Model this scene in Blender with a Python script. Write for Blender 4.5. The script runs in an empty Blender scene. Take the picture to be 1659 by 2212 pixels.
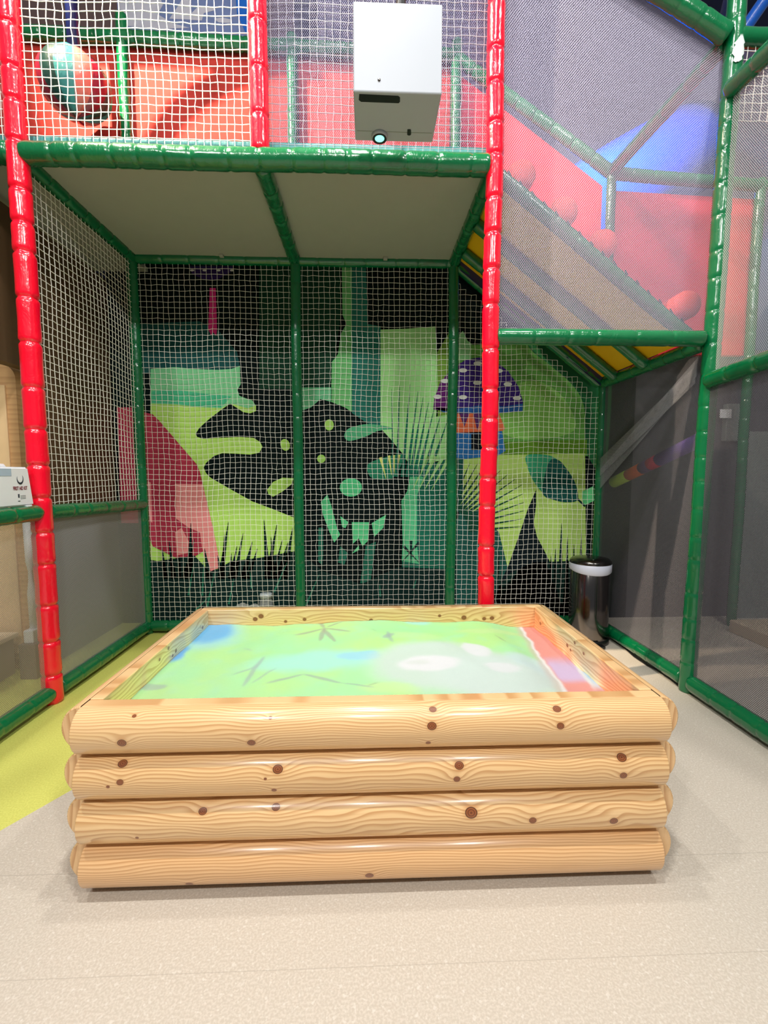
import bpy, bmesh, math, random
from mathutils import Vector, Matrix, noise

# ------------------------------------------------------------------ camera
W, H = 1659, 2212
FPX, PITCH, YAW = 968.23, 0.0837, 0.0354
CAM = Vector((1.7419, -2.4448, 1.2531))
FW = Vector((math.sin(YAW)*math.cos(PITCH), math.cos(YAW)*math.cos(PITCH), -math.sin(PITCH)))
RT = Vector((math.cos(YAW), -math.sin(YAW), 0))
UP = RT.cross(FW)
C = bpy.context.scene.collection
S = bpy.context.scene
cd = bpy.data.cameras.new('camera'); cam = bpy.data.objects.new('camera', cd); C.objects.link(cam)
m = Matrix.Identity(4)
for i in range(3):
    m[i][0] = RT[i]; m[i][1] = UP[i]; m[i][2] = -FW[i]; m[i][3] = CAM[i]
cam.matrix_world = m
cd.sensor_fit = 'HORIZONTAL'; cd.sensor_width = 36; cd.lens = FPX/W*36; cd.clip_start = 0.02
S.camera = cam
# ------------------------------------------------------------------ world, lamps, exposure
wd = bpy.data.worlds.new('world'); S.world = wd; wd.use_nodes = True
wd.node_tree.nodes['Background'].inputs[0].default_value = (0.92, 0.95, 1.0, 1)
wd.node_tree.nodes['Background'].inputs[1].default_value = 0.17
S.view_settings.view_transform = 'Standard'; S.view_settings.look = 'None'
S.view_settings.gamma = 1; S.view_settings.use_curve_mapping = False
S.view_settings.exposure = 0.0

def lamp(name, loc, target, power, size, col=(1, .97, .93), kind='AREA', spot=None):
    l = bpy.data.lights.new(name, kind); l.energy = power; l.color = col
    if kind == 'AREA': l.shape = 'DISK'; l.size = size
    else: l.shadow_soft_size = size
    if spot: l.spot_size = spot; l.spot_blend = .4
    o = bpy.data.objects.new(name, l); C.objects.link(o); o.location = loc
    o.rotation_euler = (Vector(target)-Vector(loc)).to_track_quat('-Z', 'Y').to_euler()
    return o
# ceiling down-lights of the hall
for i, (x, y, p) in enumerate([(-.3, -1.95, 62), (1.75, -1.95, 84), (3.8, -1.95, 62), (1.6, -.75, 52), (2.0, .55, 46)]):
    lamp('ceiling_lamp', (x, y, 5.4), (x, y+.25, 0), p, .16)
for x in (-.4, 1.6, 3.7): lamp('ceiling_lamp', (x, -4.5, 4.7), (1.7, .6, 1.2), 78, .3)
KEY = Vector((-.8, -.8, 6.0))
lamp('ceiling_spot', KEY, (1.0, 1.1, 3.9), 3000, .03, (1, .80, .58), 'SPOT', math.radians(62))
lamp('blue_flood', (3.9, 1.3, 4.9), (4.6, 2.6, 4.1), 620, .1, (.04, .34, 1.0), 'SPOT', math.radians(105))

# ------------------------------------------------------------------ helpers
def ray(x, y): return FW + RT*((x-W/2)/FPX) - UP*((y-H/2)/FPX)
def onY(x, y, Y): d = ray(x, y); return CAM + d*((Y-CAM.y)/d.y)
def onZ(x, y, Z): d = ray(x, y); return CAM + d*((Z-CAM.z)/d.z)
def onX(x, y, X): d = ray(x, y); return CAM + d*((X-CAM.x)/d.x)
def lin(c): c /= 255.; return c/12.92 if c <= .04045 else ((c+.055)/1.055)**2.4
def rgb(r, g, b): return (lin(r), lin(g), lin(b), 1)

def link(name, me, mat, parent=None, smooth=False):
    o = bpy.data.objects.new(name, me); C.objects.link(o)
    if mat is not None:
        for mm in (mat if isinstance(mat, (list, tuple)) else [mat]): me.materials.append(mm)
    if parent: o.parent = parent
    if smooth:
        for p in me.polygons: p.use_smooth = True
    return o
def obj(name, bm, mat, parent=None, smooth=False):
    me = bpy.data.meshes.new(name)
    bmesh.ops.recalc_face_normals(bm, faces=bm.faces[:])
    bm.to_mesh(me); bm.free()
    return link(name, me, mat, parent, smooth)
def tag(o, label, cat=None, group=None, kind=None):
    o['label'] = label
    if cat: o['category'] = cat
    if group: o['group'] = group
    if kind: o['kind'] = kind
    return o
def thing(name, loc, label, cat, group=None):
    o = bpy.data.objects.new(name, None); C.objects.link(o); o.location = loc; o.empty_display_size = .1
    tag(o, label, cat, group); return o
def attach(o, parent):
    o.parent = parent; o.matrix_parent_inverse = Matrix.Translation(-Vector(parent.location)); return o
def part(name, bm, mat, parent, smooth=False, label=None):
    o = obj(name, bm, mat, None, smooth)
    # parents sit at plain translations: shift mesh to the parent's frame
    off = Vector(parent.get('_w', parent.location))
    o.data.transform(Matrix.Translation(-off)); o.parent = parent
    o['_w'] = off[:]
    if label: o['label'] = label
    return o
def struct(name, bm, mat, parent=None, smooth=False):
    o = obj(name, bm, mat, parent, smooth); o['kind'] = 'structure'; return o
def box(bm, a, b, bev=0):
    a, b = Vector(a), Vector(b)
    r = bmesh.ops.create_cube(bm, size=1, matrix=Matrix.Translation((a+b)/2) @ Matrix.Diagonal((abs(b.x-a.x), abs(b.y-a.y), abs(b.z-a.z), 1)))
    if bev:
        es = list({e for v in r['verts'] for e in v.link_edges})
        bmesh.ops.bevel(bm, geom=es, offset=bev, segments=3, affect='EDGES', profile=.5)
    return bm
def B(a, b, bev=0): return box(bmesh.new(), a, b, bev)
def frame_axes(d):
    d = d.normalized(); u = d.cross(Vector((0, 0, 1)))
    if u.length < .05: u = Vector((1, 0, 0))
    u.normalize(); return u, d.cross(u).normalized()
def sweep(bm, pts, radii, n=16, cap=True, wob=None):
    """tube through pts; radii list or fn(i, theta)"""
    rings = []; u = None
    for i, p in enumerate(pts):
        d = (pts[min(i+1, len(pts)-1)] - pts[max(i-1, 0)])
        d.normalize()
        if u is None: u, _ = frame_axes(d)
        else:
            u = (u - d*u.dot(d)).normalized()
        v = d.cross(u)
        ring = []
        for k in range(n):
            t = 2*math.pi*k/n
            r = radii(i, t) if callable(radii) else (radii[i] if isinstance(radii, (list, tuple)) else radii)
            ring.append(bm.verts.new(p + (u*math.cos(t)+v*math.sin(t))*r))
        rings.append(ring)
    for a, b in zip(rings, rings[1:]):
        for k in range(n): bm.faces.new((a[k], a[(k+1) % n], b[(k+1) % n], b[k]))
    if cap:
        bm.faces.new(rings[0][::-1]); bm.faces.new(rings[-1])
    return bm
def cyl(bm, p, q, r, n=24, r2=None):
    return sweep(bm, [Vector(p), Vector(q)], [r, r if r2 is None else r2], n)
def lathe(bm, c, prof, n=40):
    c = Vector(c); rings = []
    for r, z in prof:
        rings.append([bm.verts.new(c+Vector((max(r, 1e-4)*math.cos(2*math.pi*k/n), max(r, 1e-4)*math.sin(2*math.pi*k/n), z))) for k in range(n)])
    for a, b in zip(rings, rings[1:]):
        for k in range(n): bm.faces.new((a[k], a[(k+1) % n], b[(k+1) % n], b[k]))
    bm.faces.new(rings[0][::-1]); bm.faces.new(rings[-1]); return bm

# ------------------------------------------------------------------ materials
class NT:
    def __init__(s, nt): s.nt = nt
    def n(s, t, **kw):
        nd = s.nt.nodes.new(t)
        for k, v in kw.items(): setattr(nd, k, v)
        return nd
    def l(s, a, b): s.nt.links.new(a, b)
    def put(s, inp, v):
        if isinstance(v, bpy.types.NodeSocket): s.l(v, inp)
        else: inp.default_value = v
    def m(s, op, a, b=0.0, c=None, clamp=False):
        nd = s.n('ShaderNodeMath', operation=op, use_clamp=clamp)
        s.put(nd.inputs[0], a)
        s.put(nd.inputs[1], b)
        if c is not None: s.put(nd.inputs[2], c)
        return nd.outputs[0]
    def step(s, v, a, b, t0=0., t1=1.):
        nd = s.n('ShaderNodeMapRange', interpolation_type='SMOOTHSTEP')
        s.put(nd.inputs[0], v); nd.inputs[1].default_value = a; nd.inputs[2].default_value = b
        nd.inputs[3].default_value = t0; nd.inputs[4].default_value = t1
        return nd.outputs[0]
    def mix(s, f, a, b):
        nd = s.n('ShaderNodeMix', data_type='RGBA')
        s.put(nd.inputs[0], f); s.put(nd.inputs[6], a); s.put(nd.inputs[7], b)
        return nd.outputs[2]
    def noise(s, vec, scale, detail=2, rough=.5, dist=0):
        nd = s.n('ShaderNodeTexNoise'); s.l(vec, nd.inputs['Vector'])
        nd.inputs['Scale'].default_value = scale; nd.inputs['Detail'].default_value = detail
        nd.inputs['Roughness'].default_value = rough; nd.inputs['Distortion'].default_value = dist
        return nd.outputs[0]
    def scalevec(s, vec, sc):
        nd = s.n('ShaderNodeVectorMath', operation='MULTIPLY'); s.l(vec, nd.inputs[0]); nd.inputs[1].default_value = sc
        return nd.outputs[0]
    def bump(s, h, strength, dist, bsdf):
        nd = s.n('ShaderNodeBump'); nd.inputs['Strength'].default_value = strength; nd.inputs['Distance'].default_value = dist
        s.l(h, nd.inputs['Height']); s.l(nd.outputs[0], bsdf.inputs['Normal'])
def base(name):
    mt = bpy.data.materials.new(name); mt.use_nodes = True
    t = NT(mt.node_tree); b = mt.node_tree.nodes['Principled BSDF']
    return mt, t, b
def plain(name, col, rough=.5, metal=0, var=.06, nscale=9, bump=0, bscale=60, coat=0, spec=.5):
    mt, t, b = base(name)
    co = t.n('ShaderNodeTexCoord').outputs['Object']
    nz = t.noise(co, nscale, 3)
    dark = tuple(c*(1-var*2) for c in col[:3])+(1,); lite = tuple(min(1, c*(1+var)) for c in col[:3])+(1,)
    t.l(t.mix(nz, dark, lite), b.inputs['Base Color'])
    b.inputs['Roughness'].default_value = rough; b.inputs['Metallic'].default_value = metal
    b.inputs['Coat Weight'].default_value = coat; b.inputs['Coat Roughness'].default_value = .08
    b.inputs['Specular IOR Level'].default_value = spec
    if bump: t.bump(t.noise(co, bscale, 3), bump, .004, b)
    return mt
def vinyl(name, col, rough=.22):
    mt, t, b = base(name)
    co = t.n('ShaderNodeTexCoord').outputs['Object']
    nz = t.noise(co, 5, 3)
    t.l(t.mix(nz, tuple(c*.85 for c in col[:3])+(1,), col), b.inputs['Base Color'])
    b.inputs['Roughness'].default_value = rough
    b.inputs['Coat Weight'].default_value = .6; b.inputs['Coat Roughness'].default_value = .12
    t.bump(t.noise(t.scalevec(co, (1, 1, .5)), 22, 3, .6, .6), .35, .012, b)
    return mt
def mesh_mat(name, col, pitch, fill, rough=.7):
    """woven safety mesh: threads with open cells, laid out in metres along the cloth"""
    mt, t, b = base(name)
    uv = t.n('ShaderNodeUVMap', uv_map='UVMap').outputs[0]
    sp = t.n('ShaderNodeSeparateXYZ'); t.l(uv, sp.inputs[0])
    u, v = sp.outputs[0], sp.outputs[1]
    def tri(x):
        f = t.m('FRACT', t.m('MULTIPLY', x, 1/pitch))
        return t.m('MULTIPLY', t.m('ABSOLUTE', t.m('SUBTRACT', f, .5)), 2)
    a = tri(t.m('ADD', u, t.m('MULTIPLY', v, .72))); c = tri(t.m('SUBTRACT', u, t.m('MULTIPLY', v, .72)))
    mx = t.m('MAXIMUM', a, c)
    # share of thread: 1-(1-w)^2
    w = 1-math.sqrt(1-fill)
    th = t.m('GREATER_THAN', mx, 1-w)
    b.inputs['Base Color'].default_value = col; b.inputs['Roughness'].default_value = rough
    tr = t.n('ShaderNodeBsdfTransparent'); mxs = t.n('ShaderNodeMixShader')
    t.l(th, mxs.inputs[0]); t.l(tr.outputs[0], mxs.inputs[1]); t.l(b.outputs[0], mxs.inputs[2])
    t.l(mxs.outputs[0], mt.node_tree.nodes['Material Output'].inputs[0])
    return mt
def wood(name, axis, knots=(), seed=0., base_c=rgb(230, 192, 140), line_c=rgb(190, 136, 82), freq=90, wav=1.0):
    """pine with growth lines that bend around knots; knots = (along, across, radius)"""
    mt, t, b = base(name)
    co = t.n('ShaderNodeTexCoord').outputs['Object']
    if axis == 'UV': co = t.n('ShaderNodeUVMap', uv_map='UVMap').outputs[0]; axis = 'XY'
    sp = t.n('ShaderNodeSeparateXYZ'); t.l(co, sp.inputs[0])
    al, ac = {'X': (sp.outputs[0], sp.outputs[2]), 'Y': (sp.outputs[1], sp.outputs[2]), 'XY': (sp.outputs[0], sp.outputs[1]), 'YX': (sp.outputs[1], sp.outputs[0])}[axis]
    cb = t.n('ShaderNodeCombineXYZ'); t.l(t.m('MULTIPLY', al, .9), cb.inputs[0]); t.l(t.m('MULTIPLY', ac, 3.2), cb.inputs[1]); cb.inputs[2].default_value = seed
    n1 = t.noise(cb.outputs[0], 2.2, 2)
    g = t.m('ADD', ac, t.m('MULTIPLY', t.m('SUBTRACT', n1, .5), .16*wav))
    kd = None
    for (kx, kz, kr) in knots:
        dx = t.m('SUBTRACT', al, kx); dz = t.m('SUBTRACT', ac, kz)
        # long halo that bends the grain
        q = t.m('ADD', t.m('POWER', t.m('DIVIDE', dx, kr*4.2), 2), t.m('POWER', t.m('DIVIDE', dz, kr*2.6), 2))
        e = t.m('EXPONENT', t.m('MULTIPLY', q, -1))
        g = t.m('ADD', g, t.m('MULTIPLY', e, kr*1.7))
        d = t.m('SQRT', t.m('ADD', t.m('POWER', t.m('DIVIDE', dx, kr*1.15), 2), t.m('POWER', t.m('DIVIDE', dz, kr), 2)))
        kd = d if kd is None else t.m('MINIMUM', kd, d)
    fr_ = t.m('FRACT', t.m('MULTIPLY', g, freq))
    ln = t.m('MULTIPLY', t.step(fr_, .25, .9), t.step(fr_, 1.0, .9))
    cb2 = t.n('ShaderNodeCombineXYZ'); t.l(t.m('MULTIPLY', al, 6), cb2.inputs[0]); t.l(t.m('MULTIPLY', ac, 260), cb2.inputs[1]); cb2.inputs[2].default_value = seed
    fine = t.noise(cb2.outputs[0], 1, 2)
    big = t.noise(cb.outputs[0], 1.1, 2)
    col = t.mix(t.m('MULTIPLY', ln, .75), base_c, line_c)
    col = t.mix(t.m('MULTIPLY', t.step(fine, .45, .8), .22), col, line_c)
    col = t.mix(t.m('MULTIPLY', t.step(big, .5, .8), .35), col, rgb(240, 206, 158))
    if kd is not None:
        ringc = t.mix(t.step(t.m('SINE', t.m('MULTIPLY', kd, 14)), -.6, .9), rgb(150, 88, 48), rgb(112, 60, 34))
        col = t.mix(t.m('MULTIPLY', t.step(kd, 1.9, 1.0), .35), col, rgb(190, 120, 62))
        col = t.mix(t.step(kd, 1.08, .96), col, ringc)
        col = t.mix(t.m('MULTIPLY', t.m('MULTIPLY', t.step(kd, .82, .98), t.step(kd, 1.15, 1.0)), .8), col, rgb(70, 36, 20))
    t.l(col, b.inputs['Base Color'])
    b.inputs['Roughness'].default_value = .34; b.inputs['Coat Weight'].default_value = .45; b.inputs['Coat Roughness'].default_value = .16
    return mt

M_RED = vinyl('red_vinyl', rgb(250, 4, 44)); M_GREEN = vinyl('green_vinyl', rgb(0, 106, 60), .22)
M_TEAL = vinyl('teal_vinyl', rgb(60, 140, 140), .4); M_NAVY = vinyl('navy_vinyl', rgb(16, 30, 90), .35)
M_BLUE = vinyl('blue_vinyl', rgb(20, 110, 225), .35); M_ORANGE = plain('orange_foam', rgb(232, 74, 52), .7, spec=.2)
M_YEL = plain('yellow_board', rgb(236, 184, 10), .5, var=.04); M_PANEL2 = plain('rose_padding', rgb(216, 44, 56), .7, var=.05, nscale=25, spec=.2); M_PANEL = plain('red_padding', rgb(172, 50, 42), .7, var=.05, nscale=25, bump=.15, bscale=180, spec=.2)
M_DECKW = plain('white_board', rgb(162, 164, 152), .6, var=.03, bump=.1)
M_NET = plain('white_cord', rgb(232, 232, 222), .7, var=.03)
M_MESH = mesh_mat('pale_mesh', rgb(172, 168, 188), .0105, .42)
M_MESH2 = mesh_mat('soft_mesh', rgb(120, 120, 150), .0105, .40)
M_MESHD = mesh_mat('grey_mesh', rgb(148, 148, 152), .0085, .72)
M_MESHK = mesh_mat('dark_mesh', rgb(92, 90, 96), .0085, .58)
M_BLACK = plain('black_plastic', rgb(18, 18, 20), .35, var=.05)
M_WHITE = plain('white_plastic', rgb(236, 240, 244), .4, var=.02)
M_CASE = plain('white_metal', rgb(172, 178, 186), .35, var=.015)
M_STEEL = plain('brushed_steel', rgb(112, 108, 106), .14, 1, var=.05)
M_TIE = plain('black_tie', rgb(10, 12, 18), .5)

# ------------------------------------------------------------------ floor and walls
def floor_mat():
    mt, t, b = base('speckled_vinyl_floor')
    co = t.n('ShaderNodeTexCoord').outputs['Object']
    sp = t.n('ShaderNodeSeparateXYZ'); t.l(co, sp.inputs[0]); X, Y = sp.outputs[0], sp.outputs[1]
    beige = t.mix(t.step(t.noise(co, 170, 2), .35, .7), rgb(188, 179, 165), rgb(203, 195, 182))
    beige = t.mix(t.m('MULTIPLY', t.step(t.noise(co, 90, 1), .62, .72), .5), beige, rgb(218, 213, 203))
    lime = t.mix(t.step(t.noise(co, 160, 2), .3, .7), rgb(196, 198, 96), rgb(210, 212, 112))
    # straight inlay edge between the two sheets of vinyl
    s = t.m('SUBTRACT', t.m('MULTIPLY', t.m('SUBTRACT', X, .441), .865), t.m('MULTIPLY', t.m('SUBTRACT', Y, -.916), .501))
    col = t.mix(t.m('LESS_THAN', s, 0), beige, lime)
    seam = t.m('LESS_THAN', t.m('ABSOLUTE', t.m('SUBTRACT', Y, -1.10)), .0018)
    seam2 = t.m('LESS_THAN', t.m('ABSOLUTE', t.m('ADD', Y, 1.40)), .0012)
    col = t.mix(t.m('MULTIPLY', t.m('MAXIMUM', seam, seam2), .22), col, rgb(120, 112, 100))
    t.l(col, b.inputs['Base Color']); b.inputs['Roughness'].default_value = .5
    t.bump(t.noise(co, 130, 3), .12, .003, b)
    return mt
struct('floor', B((-6, -6, -.05), (9, 7, 0)), floor_mat())
M_WALLD = plain('dark_wall_paint', rgb(10, 24, 24), .8, spec=.08); M_BROWN = plain('brown_wall_paint', rgb(92, 68, 44), .6, var=.08, nscale=2)
M_PINK = plain('pale_pink_tile', rgb(214, 190, 180), .4, var=.04); M_FAR = plain('navy_hall_paint', rgb(26, 34, 66), .8)
M_LAV = plain('lavender_hall_paint', rgb(150, 140, 176), .8, var=.1, nscale=.7); M_GREYD = plain('grey_door_paint', rgb(120, 132, 128), .6)
MY = 1.33
def profile_wall(poly, y0, y1):
    bm = bmesh.new(); f = bm.faces.new([bm.verts.new((x, y0, z)) for x, z in poly])
    r_ = bmesh.ops.extrude_face_region(bm, geom=[f]); bmesh.ops.translate(bm, vec=(0, y1-y0, 0), verts=[e for e in r_['geom'] if isinstance(e, bmesh.types.BMVert)])
    return bm
struct('wall_back', profile_wall([(-.33, 0), (4.0, 0), (4.0, 2.2), (3.55, 2.25), (2.45, 3.0), (2.45, 3.4), (-.33, 3.4)], MY, MY+.08), M_WALLD)
wl = struct('wall_left', B((-.42, .56, 0), (-.34, MY+.08, 2.80)), M_BROWN)
struct('wall_left_soffit', B((-.42, -1.4, 1.90), (-.34, .56, 2.80)), M_BROWN)
struct('trim_1', B((-.425, .52, 0), (-.333, .56, 1.90), .002), plain('beige_trim', rgb(196, 178, 150), .5))
struct('wall_far', B((-6, 5.6, 0), (9, 5.7, 10)), M_FAR)
struct('wall_right', B((5.4, -4, 0), (5.5, 5.6, 3.4)), plain('charcoal_wall_paint', rgb(66, 66, 72), .7))
struct('trim_2', profile_wall([(1.0, 3.3), (9.0, 3.3), (9.0, 7.6), (7.25, 8.2), (5.6, 9.6), (1.0, 9.8)], 4.9, 5.0), M_LAV)
struct('trim_3', B((-4.5, 3.2, 4.4), (.9, 3.28, 7.5)), plain('taupe_hall_paint', rgb(128, 104, 104), .7))
# pink tiled wall seen left of the red post
wt = struct('wall_tiled', B((-4.0, 1.45, 0), (-.42, 1.5, 2.6)), M_PINK)
M_JOINT = plain('tile_joint', rgb(110, 78, 74), .8)
tl = bmesh.new()
for z in (.35, .72, 1.09, 1.46, 1.83): box(tl, (-4.0, 1.446, z), (-.42, 1.452, z+.012))
for i in range(10): box(tl, (-3.9+i*.37, 1.446, 0), (-3.888+i*.37, 1.452, 2.6))
for i in range(5):
    a, b_ = Vector((-1.9+i*.37, 1.447, 1.09)), Vector((-1.53+i*.37, 1.447, 1.46)); cyl(tl, a, b_, .005, 6)
    a, b_ = Vector((-1.53+i*.37, 1.447, 1.09)), Vector((-1.9+i*.37, 1.447, 1.46)); cyl(tl, a, b_, .005, 6)
tj = obj('tile_joints', tl, M_JOINT, wt)

# ------------------------------------------------------------------ padded climbing frame
def pole(p, q, r, seg=.17, crease=.16, seed=0, n=24):
    p, q = Vector(p), Vector(q); L = (q-p).length; rnd = random.Random(seed*77+3)
    cuts = [0.]
    while cuts[-1] < L: cuts.append(cuts[-1]+seg*rnd.uniform(.72, 1.2))
    cuts = [c for c in cuts if c < L-.03] + [L]
    ss = set()
    for a, b in zip(cuts, cuts[1:]):
        for f in (0, .006, .014, .026): ss.add(a+f); ss.add(b-f)
        for k in range(1, 4): ss.add(a+(b-a)*k/4)
    ss = sorted(s for s in ss if 0 <= s <= L)
    ph = [rnd.uniform(0, 6.28) for _ in cuts]; kk = [rnd.choice((5, 6, 7, 8)) for _ in cuts]
    d = (q-p)/L; u, v = frame_axes(d)
    bow = rnd.uniform(-.004, .004)
    def R(i, t):
        s = ss[i]; j = min(range(len(cuts)), key=lambda k: abs(cuts[k]-s)); dd = abs(cuts[j]-s)
        f = 1 - crease*math.exp(-(dd/.008)**2) + .03*math.exp(-((dd-.03)/.03)**2)
        f += .05*crease/.16*math.exp(-dd/.022)*math.sin(kk[j]*t+ph[j])
        f += .012*noise.noise(Vector((s*9+seed*3.1, math.cos(t)*1.5, math.sin(t)*1.5)))*2
        return r*f
    return sweep(bmesh.new(), [p+d*s+u*bow*math.sin(s*5) for s in ss], R, n)
frame = thing('climbing_frame', (0, 0, 0), 'padded indoor climbing frame of red posts and green rails around the sandbox', 'climbing frame')
DB = 1.08; ZT = 2.85; ZR = 1.975
XL, XM, XC, XR = 0, 1.2, 2.4, 3.59
cnt = [0]
def bar(name, p, q, r, mat=M_GREEN, seg=.17, crease=.1, label=None):
    cnt[0] += 1
    return part(name, pole(p, q, r, seg, crease, cnt[0]), mat, frame, True, label)
bar('post', (XL, 0, 0), (XL, 0, 4.9), .049, M_RED, .19, .17, 'red padded post')
bar('post', (XC, 0, 0), (XC, 0, 4.9), .044, M_RED, .20, .17, 'red padded post')
bar('post', (XM, 0, ZT+.03), (XM, 0, 4.9), .046, M_RED, .19, .13, 'red padded post')
bar('post', (XR, 0, 0), (XR+.06, 0, 4.4), .043, seg=.16, crease=.06)
bar('post', (0, DB, 0), (0, DB, 4.5), .038, seg=.16, crease=.06)
bar('post', (XM, DB, 0), (XM, DB, 4.4), .039, seg=.2, crease=.05)
bar('post', (XC, DB, 0), (XC, DB, 4.4), .039, seg=.2, crease=.05)
bar('post', (XR, DB, 0), (XR, DB, 3.54), .034, seg=.16, crease=.06)
bar('post', (0, -1.3, 0), (0, -1.3, 2.85), .045, M_RED)
bar('post', (XR, -1.3, 0), (XR, -1.3, 3.3), .043)
bar('post', (4.75, DB, 0), (4.75, DB, 3.5), .036)
# rails
bar('rail', (0.03, 0, ZT), (XC-.03, 0, ZT), .052, seg=.15, crease=.07)
bar('rail', (-1.3, 0, ZT), (-.03, 0, ZT), .052)
bar('rail', (0, .03, ZT), (0, DB, ZT), .043)
bar('rail', (XM, .03, ZT-.012), (XM, DB, ZT+.0), .045)
bar('rail', (XC, .03, ZT), (XC, DB, ZT), .043)
bar('rail', (0.03, DB, ZT), (XM-.02, DB, ZT), .041, seg=.2)
bar('rail', (XM+.02, DB, ZT), (XC-.02, DB, ZT), .041, seg=.2)
bar('rail', (XC+.03, 0, 1.988), (XR-.03, 0, 1.988), .041, seg=.2, crease=.05)
bar('rail', (XR, .03, 1.97), (XR, DB, 1.965), .040)
bar('rail', (0, .03, 1.05), (0, DB, 1.022), .040)
bar('rail', (0, -.03, 1.052), (0, -1.3, 1.045), .042)
bar('rail', (0, .05, .06), (0, DB, .06), .043, crease=.05)
bar('rail', (0, -.03, .06), (0, -1.3, .06), .043, crease=.05)
bar('rail', (0.03, DB, .06), (XR-.03, DB, .06), .042)
bar('rail', (XR, .04, .06), (XR, DB-.03, .06), .042, crease=.05)
bar('rail', (XR, -.04, .06), (XR, -1.3, .06), .046, crease=.05)
bar('rail', (XR, -.03, 1.76), (XR, -1.3, 1.83), .042)
bar('rail', (XR+.02, -.03, 3.225), (XR, -1.3, 3.11), .043)
bar('rail', (XR+.05, 0, 3.50), (4.8, 0, 3.51), .042)
bar('rail', (XR+.0, -.01, 3.50), (XC, -.01, 4.11), .045, crease=.05)
bar('rail', (XR+.03, .03, 3.50), (XR, DB-.02, 3.53), .042)
bar('rail', (-1.3, DB, 4.375), (XC, DB, 4.30), .045)
bar('rail', (XC, DB, 4.29), (XR, DB, 3.52), .043)
bar('rail', (XR, DB, 3.52), (4.8, DB, 3.45), .043)
# worn white spot on the padding of the tall green post
wp = bmesh.new(); rows = []
for i in range(9):
    t = i/8; z = 3.345+.125*t; hw = (.16+.42*math.sin(math.pi*t)**.6)*(1+.25*math.sin(i*2.3)); c0 = -1.75+.2*t
    cx = XR+.06*z/4.4; rr = .0485
    rows.append([wp.verts.new((cx+rr*math.cos(c0+hw*k/3), rr*math.sin(c0+hw*k/3), z+.006*math.sin(k*3+i))) for k in (-3, -2, -1, 0, 1, 2, 3)])
for a, b_ in zip(rows, rows[1:]):
    for k in range(6): wp.faces.new((a[k], a[k+1], b_[k+1], b_[k]))
part('worn_patch', wp, plain('bare_white_foam', rgb(214, 222, 220), .8), frame, True, 'white worn patch where the green vinyl has peeled')

# ------------------------------------------------------------------ decks
def deck(x0, x1, label, yb=DB-.02):
    o = thing('deck_panel', ((x0+x1)/2, DB/2, ZT), label, 'deck', 'upper deck panels')
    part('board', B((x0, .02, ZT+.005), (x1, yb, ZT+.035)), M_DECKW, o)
    part('floor_mat', B((x0, .035, ZT+.036), (x1, 1.117, ZT+.115), .012), M_TEAL, o, False, 'teal vinyl mat on top')
    cl = bmesh.new(); box(cl, (x0+(x1-x0)*.55, DB-.075, ZT-.012), (x0+(x1-x0)*.55+.03, DB-.045, ZT+.004), .003)
    part('clip', cl, M_DECKW, o)
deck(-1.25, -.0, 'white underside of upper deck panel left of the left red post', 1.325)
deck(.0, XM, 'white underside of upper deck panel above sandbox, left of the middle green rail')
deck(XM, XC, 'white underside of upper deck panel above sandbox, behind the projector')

# ------------------------------------------------------------------ ramp on the right
ramp = thing('ramp', (3.0, .54, 2.4), 'sloping yellow-bottomed ramp with orange rollers right of the centre red post', 'ramp')
def slope_z(x): return 2.875-.757*(x-2.45)
def slab(x0, x1, y0, y1, dz0, dz1):
    bm = bmesh.new(); vs = []
    for x in (x0, x1):
        for y in (y0, y1):
            for dz in (dz0, dz1): vs.append(bm.verts.new((x, y, slope_z(x)+dz)))
    for f in ((0, 1, 3, 2), (4, 6, 7, 5), (0, 4, 5, 1), (2, 3, 7, 6), (0, 2, 6, 4), (1, 5, 7, 3)): bm.faces.new([vs[i] for i in f])
    return bm
part('board', slab(2.44, 3.56, .13, 1.05, -.03, .0), M_YEL, ramp, False, 'yellow board underneath')
for y, dz in ((.10, -.012), (.5, -.07), (.86, -.07), (1.08, -.075)):
    cnt[0] += 1
    part('rail', pole((2.43, y, slope_z(2.43)+dz), (3.56, y, slope_z(3.56)+dz), .037, .2, .06, cnt[0]), M_GREEN, ramp, True)
part('end_board', slab(2.44, 3.56, 1.045, 1.06, -.10, -.01), M_NAVY, ramp)
part('end_board', slab(2.44, 3.56, .90, .93, -.06, -.02), M_YEL, ramp)
for px_, py_ in ((1130, 372), (1222, 452), (1308, 522), (1490, 655)):
    c = onY(px_, py_, .12); c.z = max(c.z, slope_z(c.x)+.07)
    bm = bmesh.new(); n = 12
    sweep(bm, [c+Vector((0, y, 0)) for y in (-.01, .0, .02, .45, .86, .88)], [.03, .068, .078, .078, .07, .03], 28)
    part('roller', bm, M_ORANGE, ramp, True, 'orange padded roller')
for i in range(16):
    x = 2.50+i*.066; z = slope_z(x)+.018
    bm = bmesh.new(); cyl(bm, (x-.006, .068, z+.012), (x+.008, .064, z-.014), .0045, 8)
    part('cable_tie', bm, M_TIE, ramp)

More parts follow.
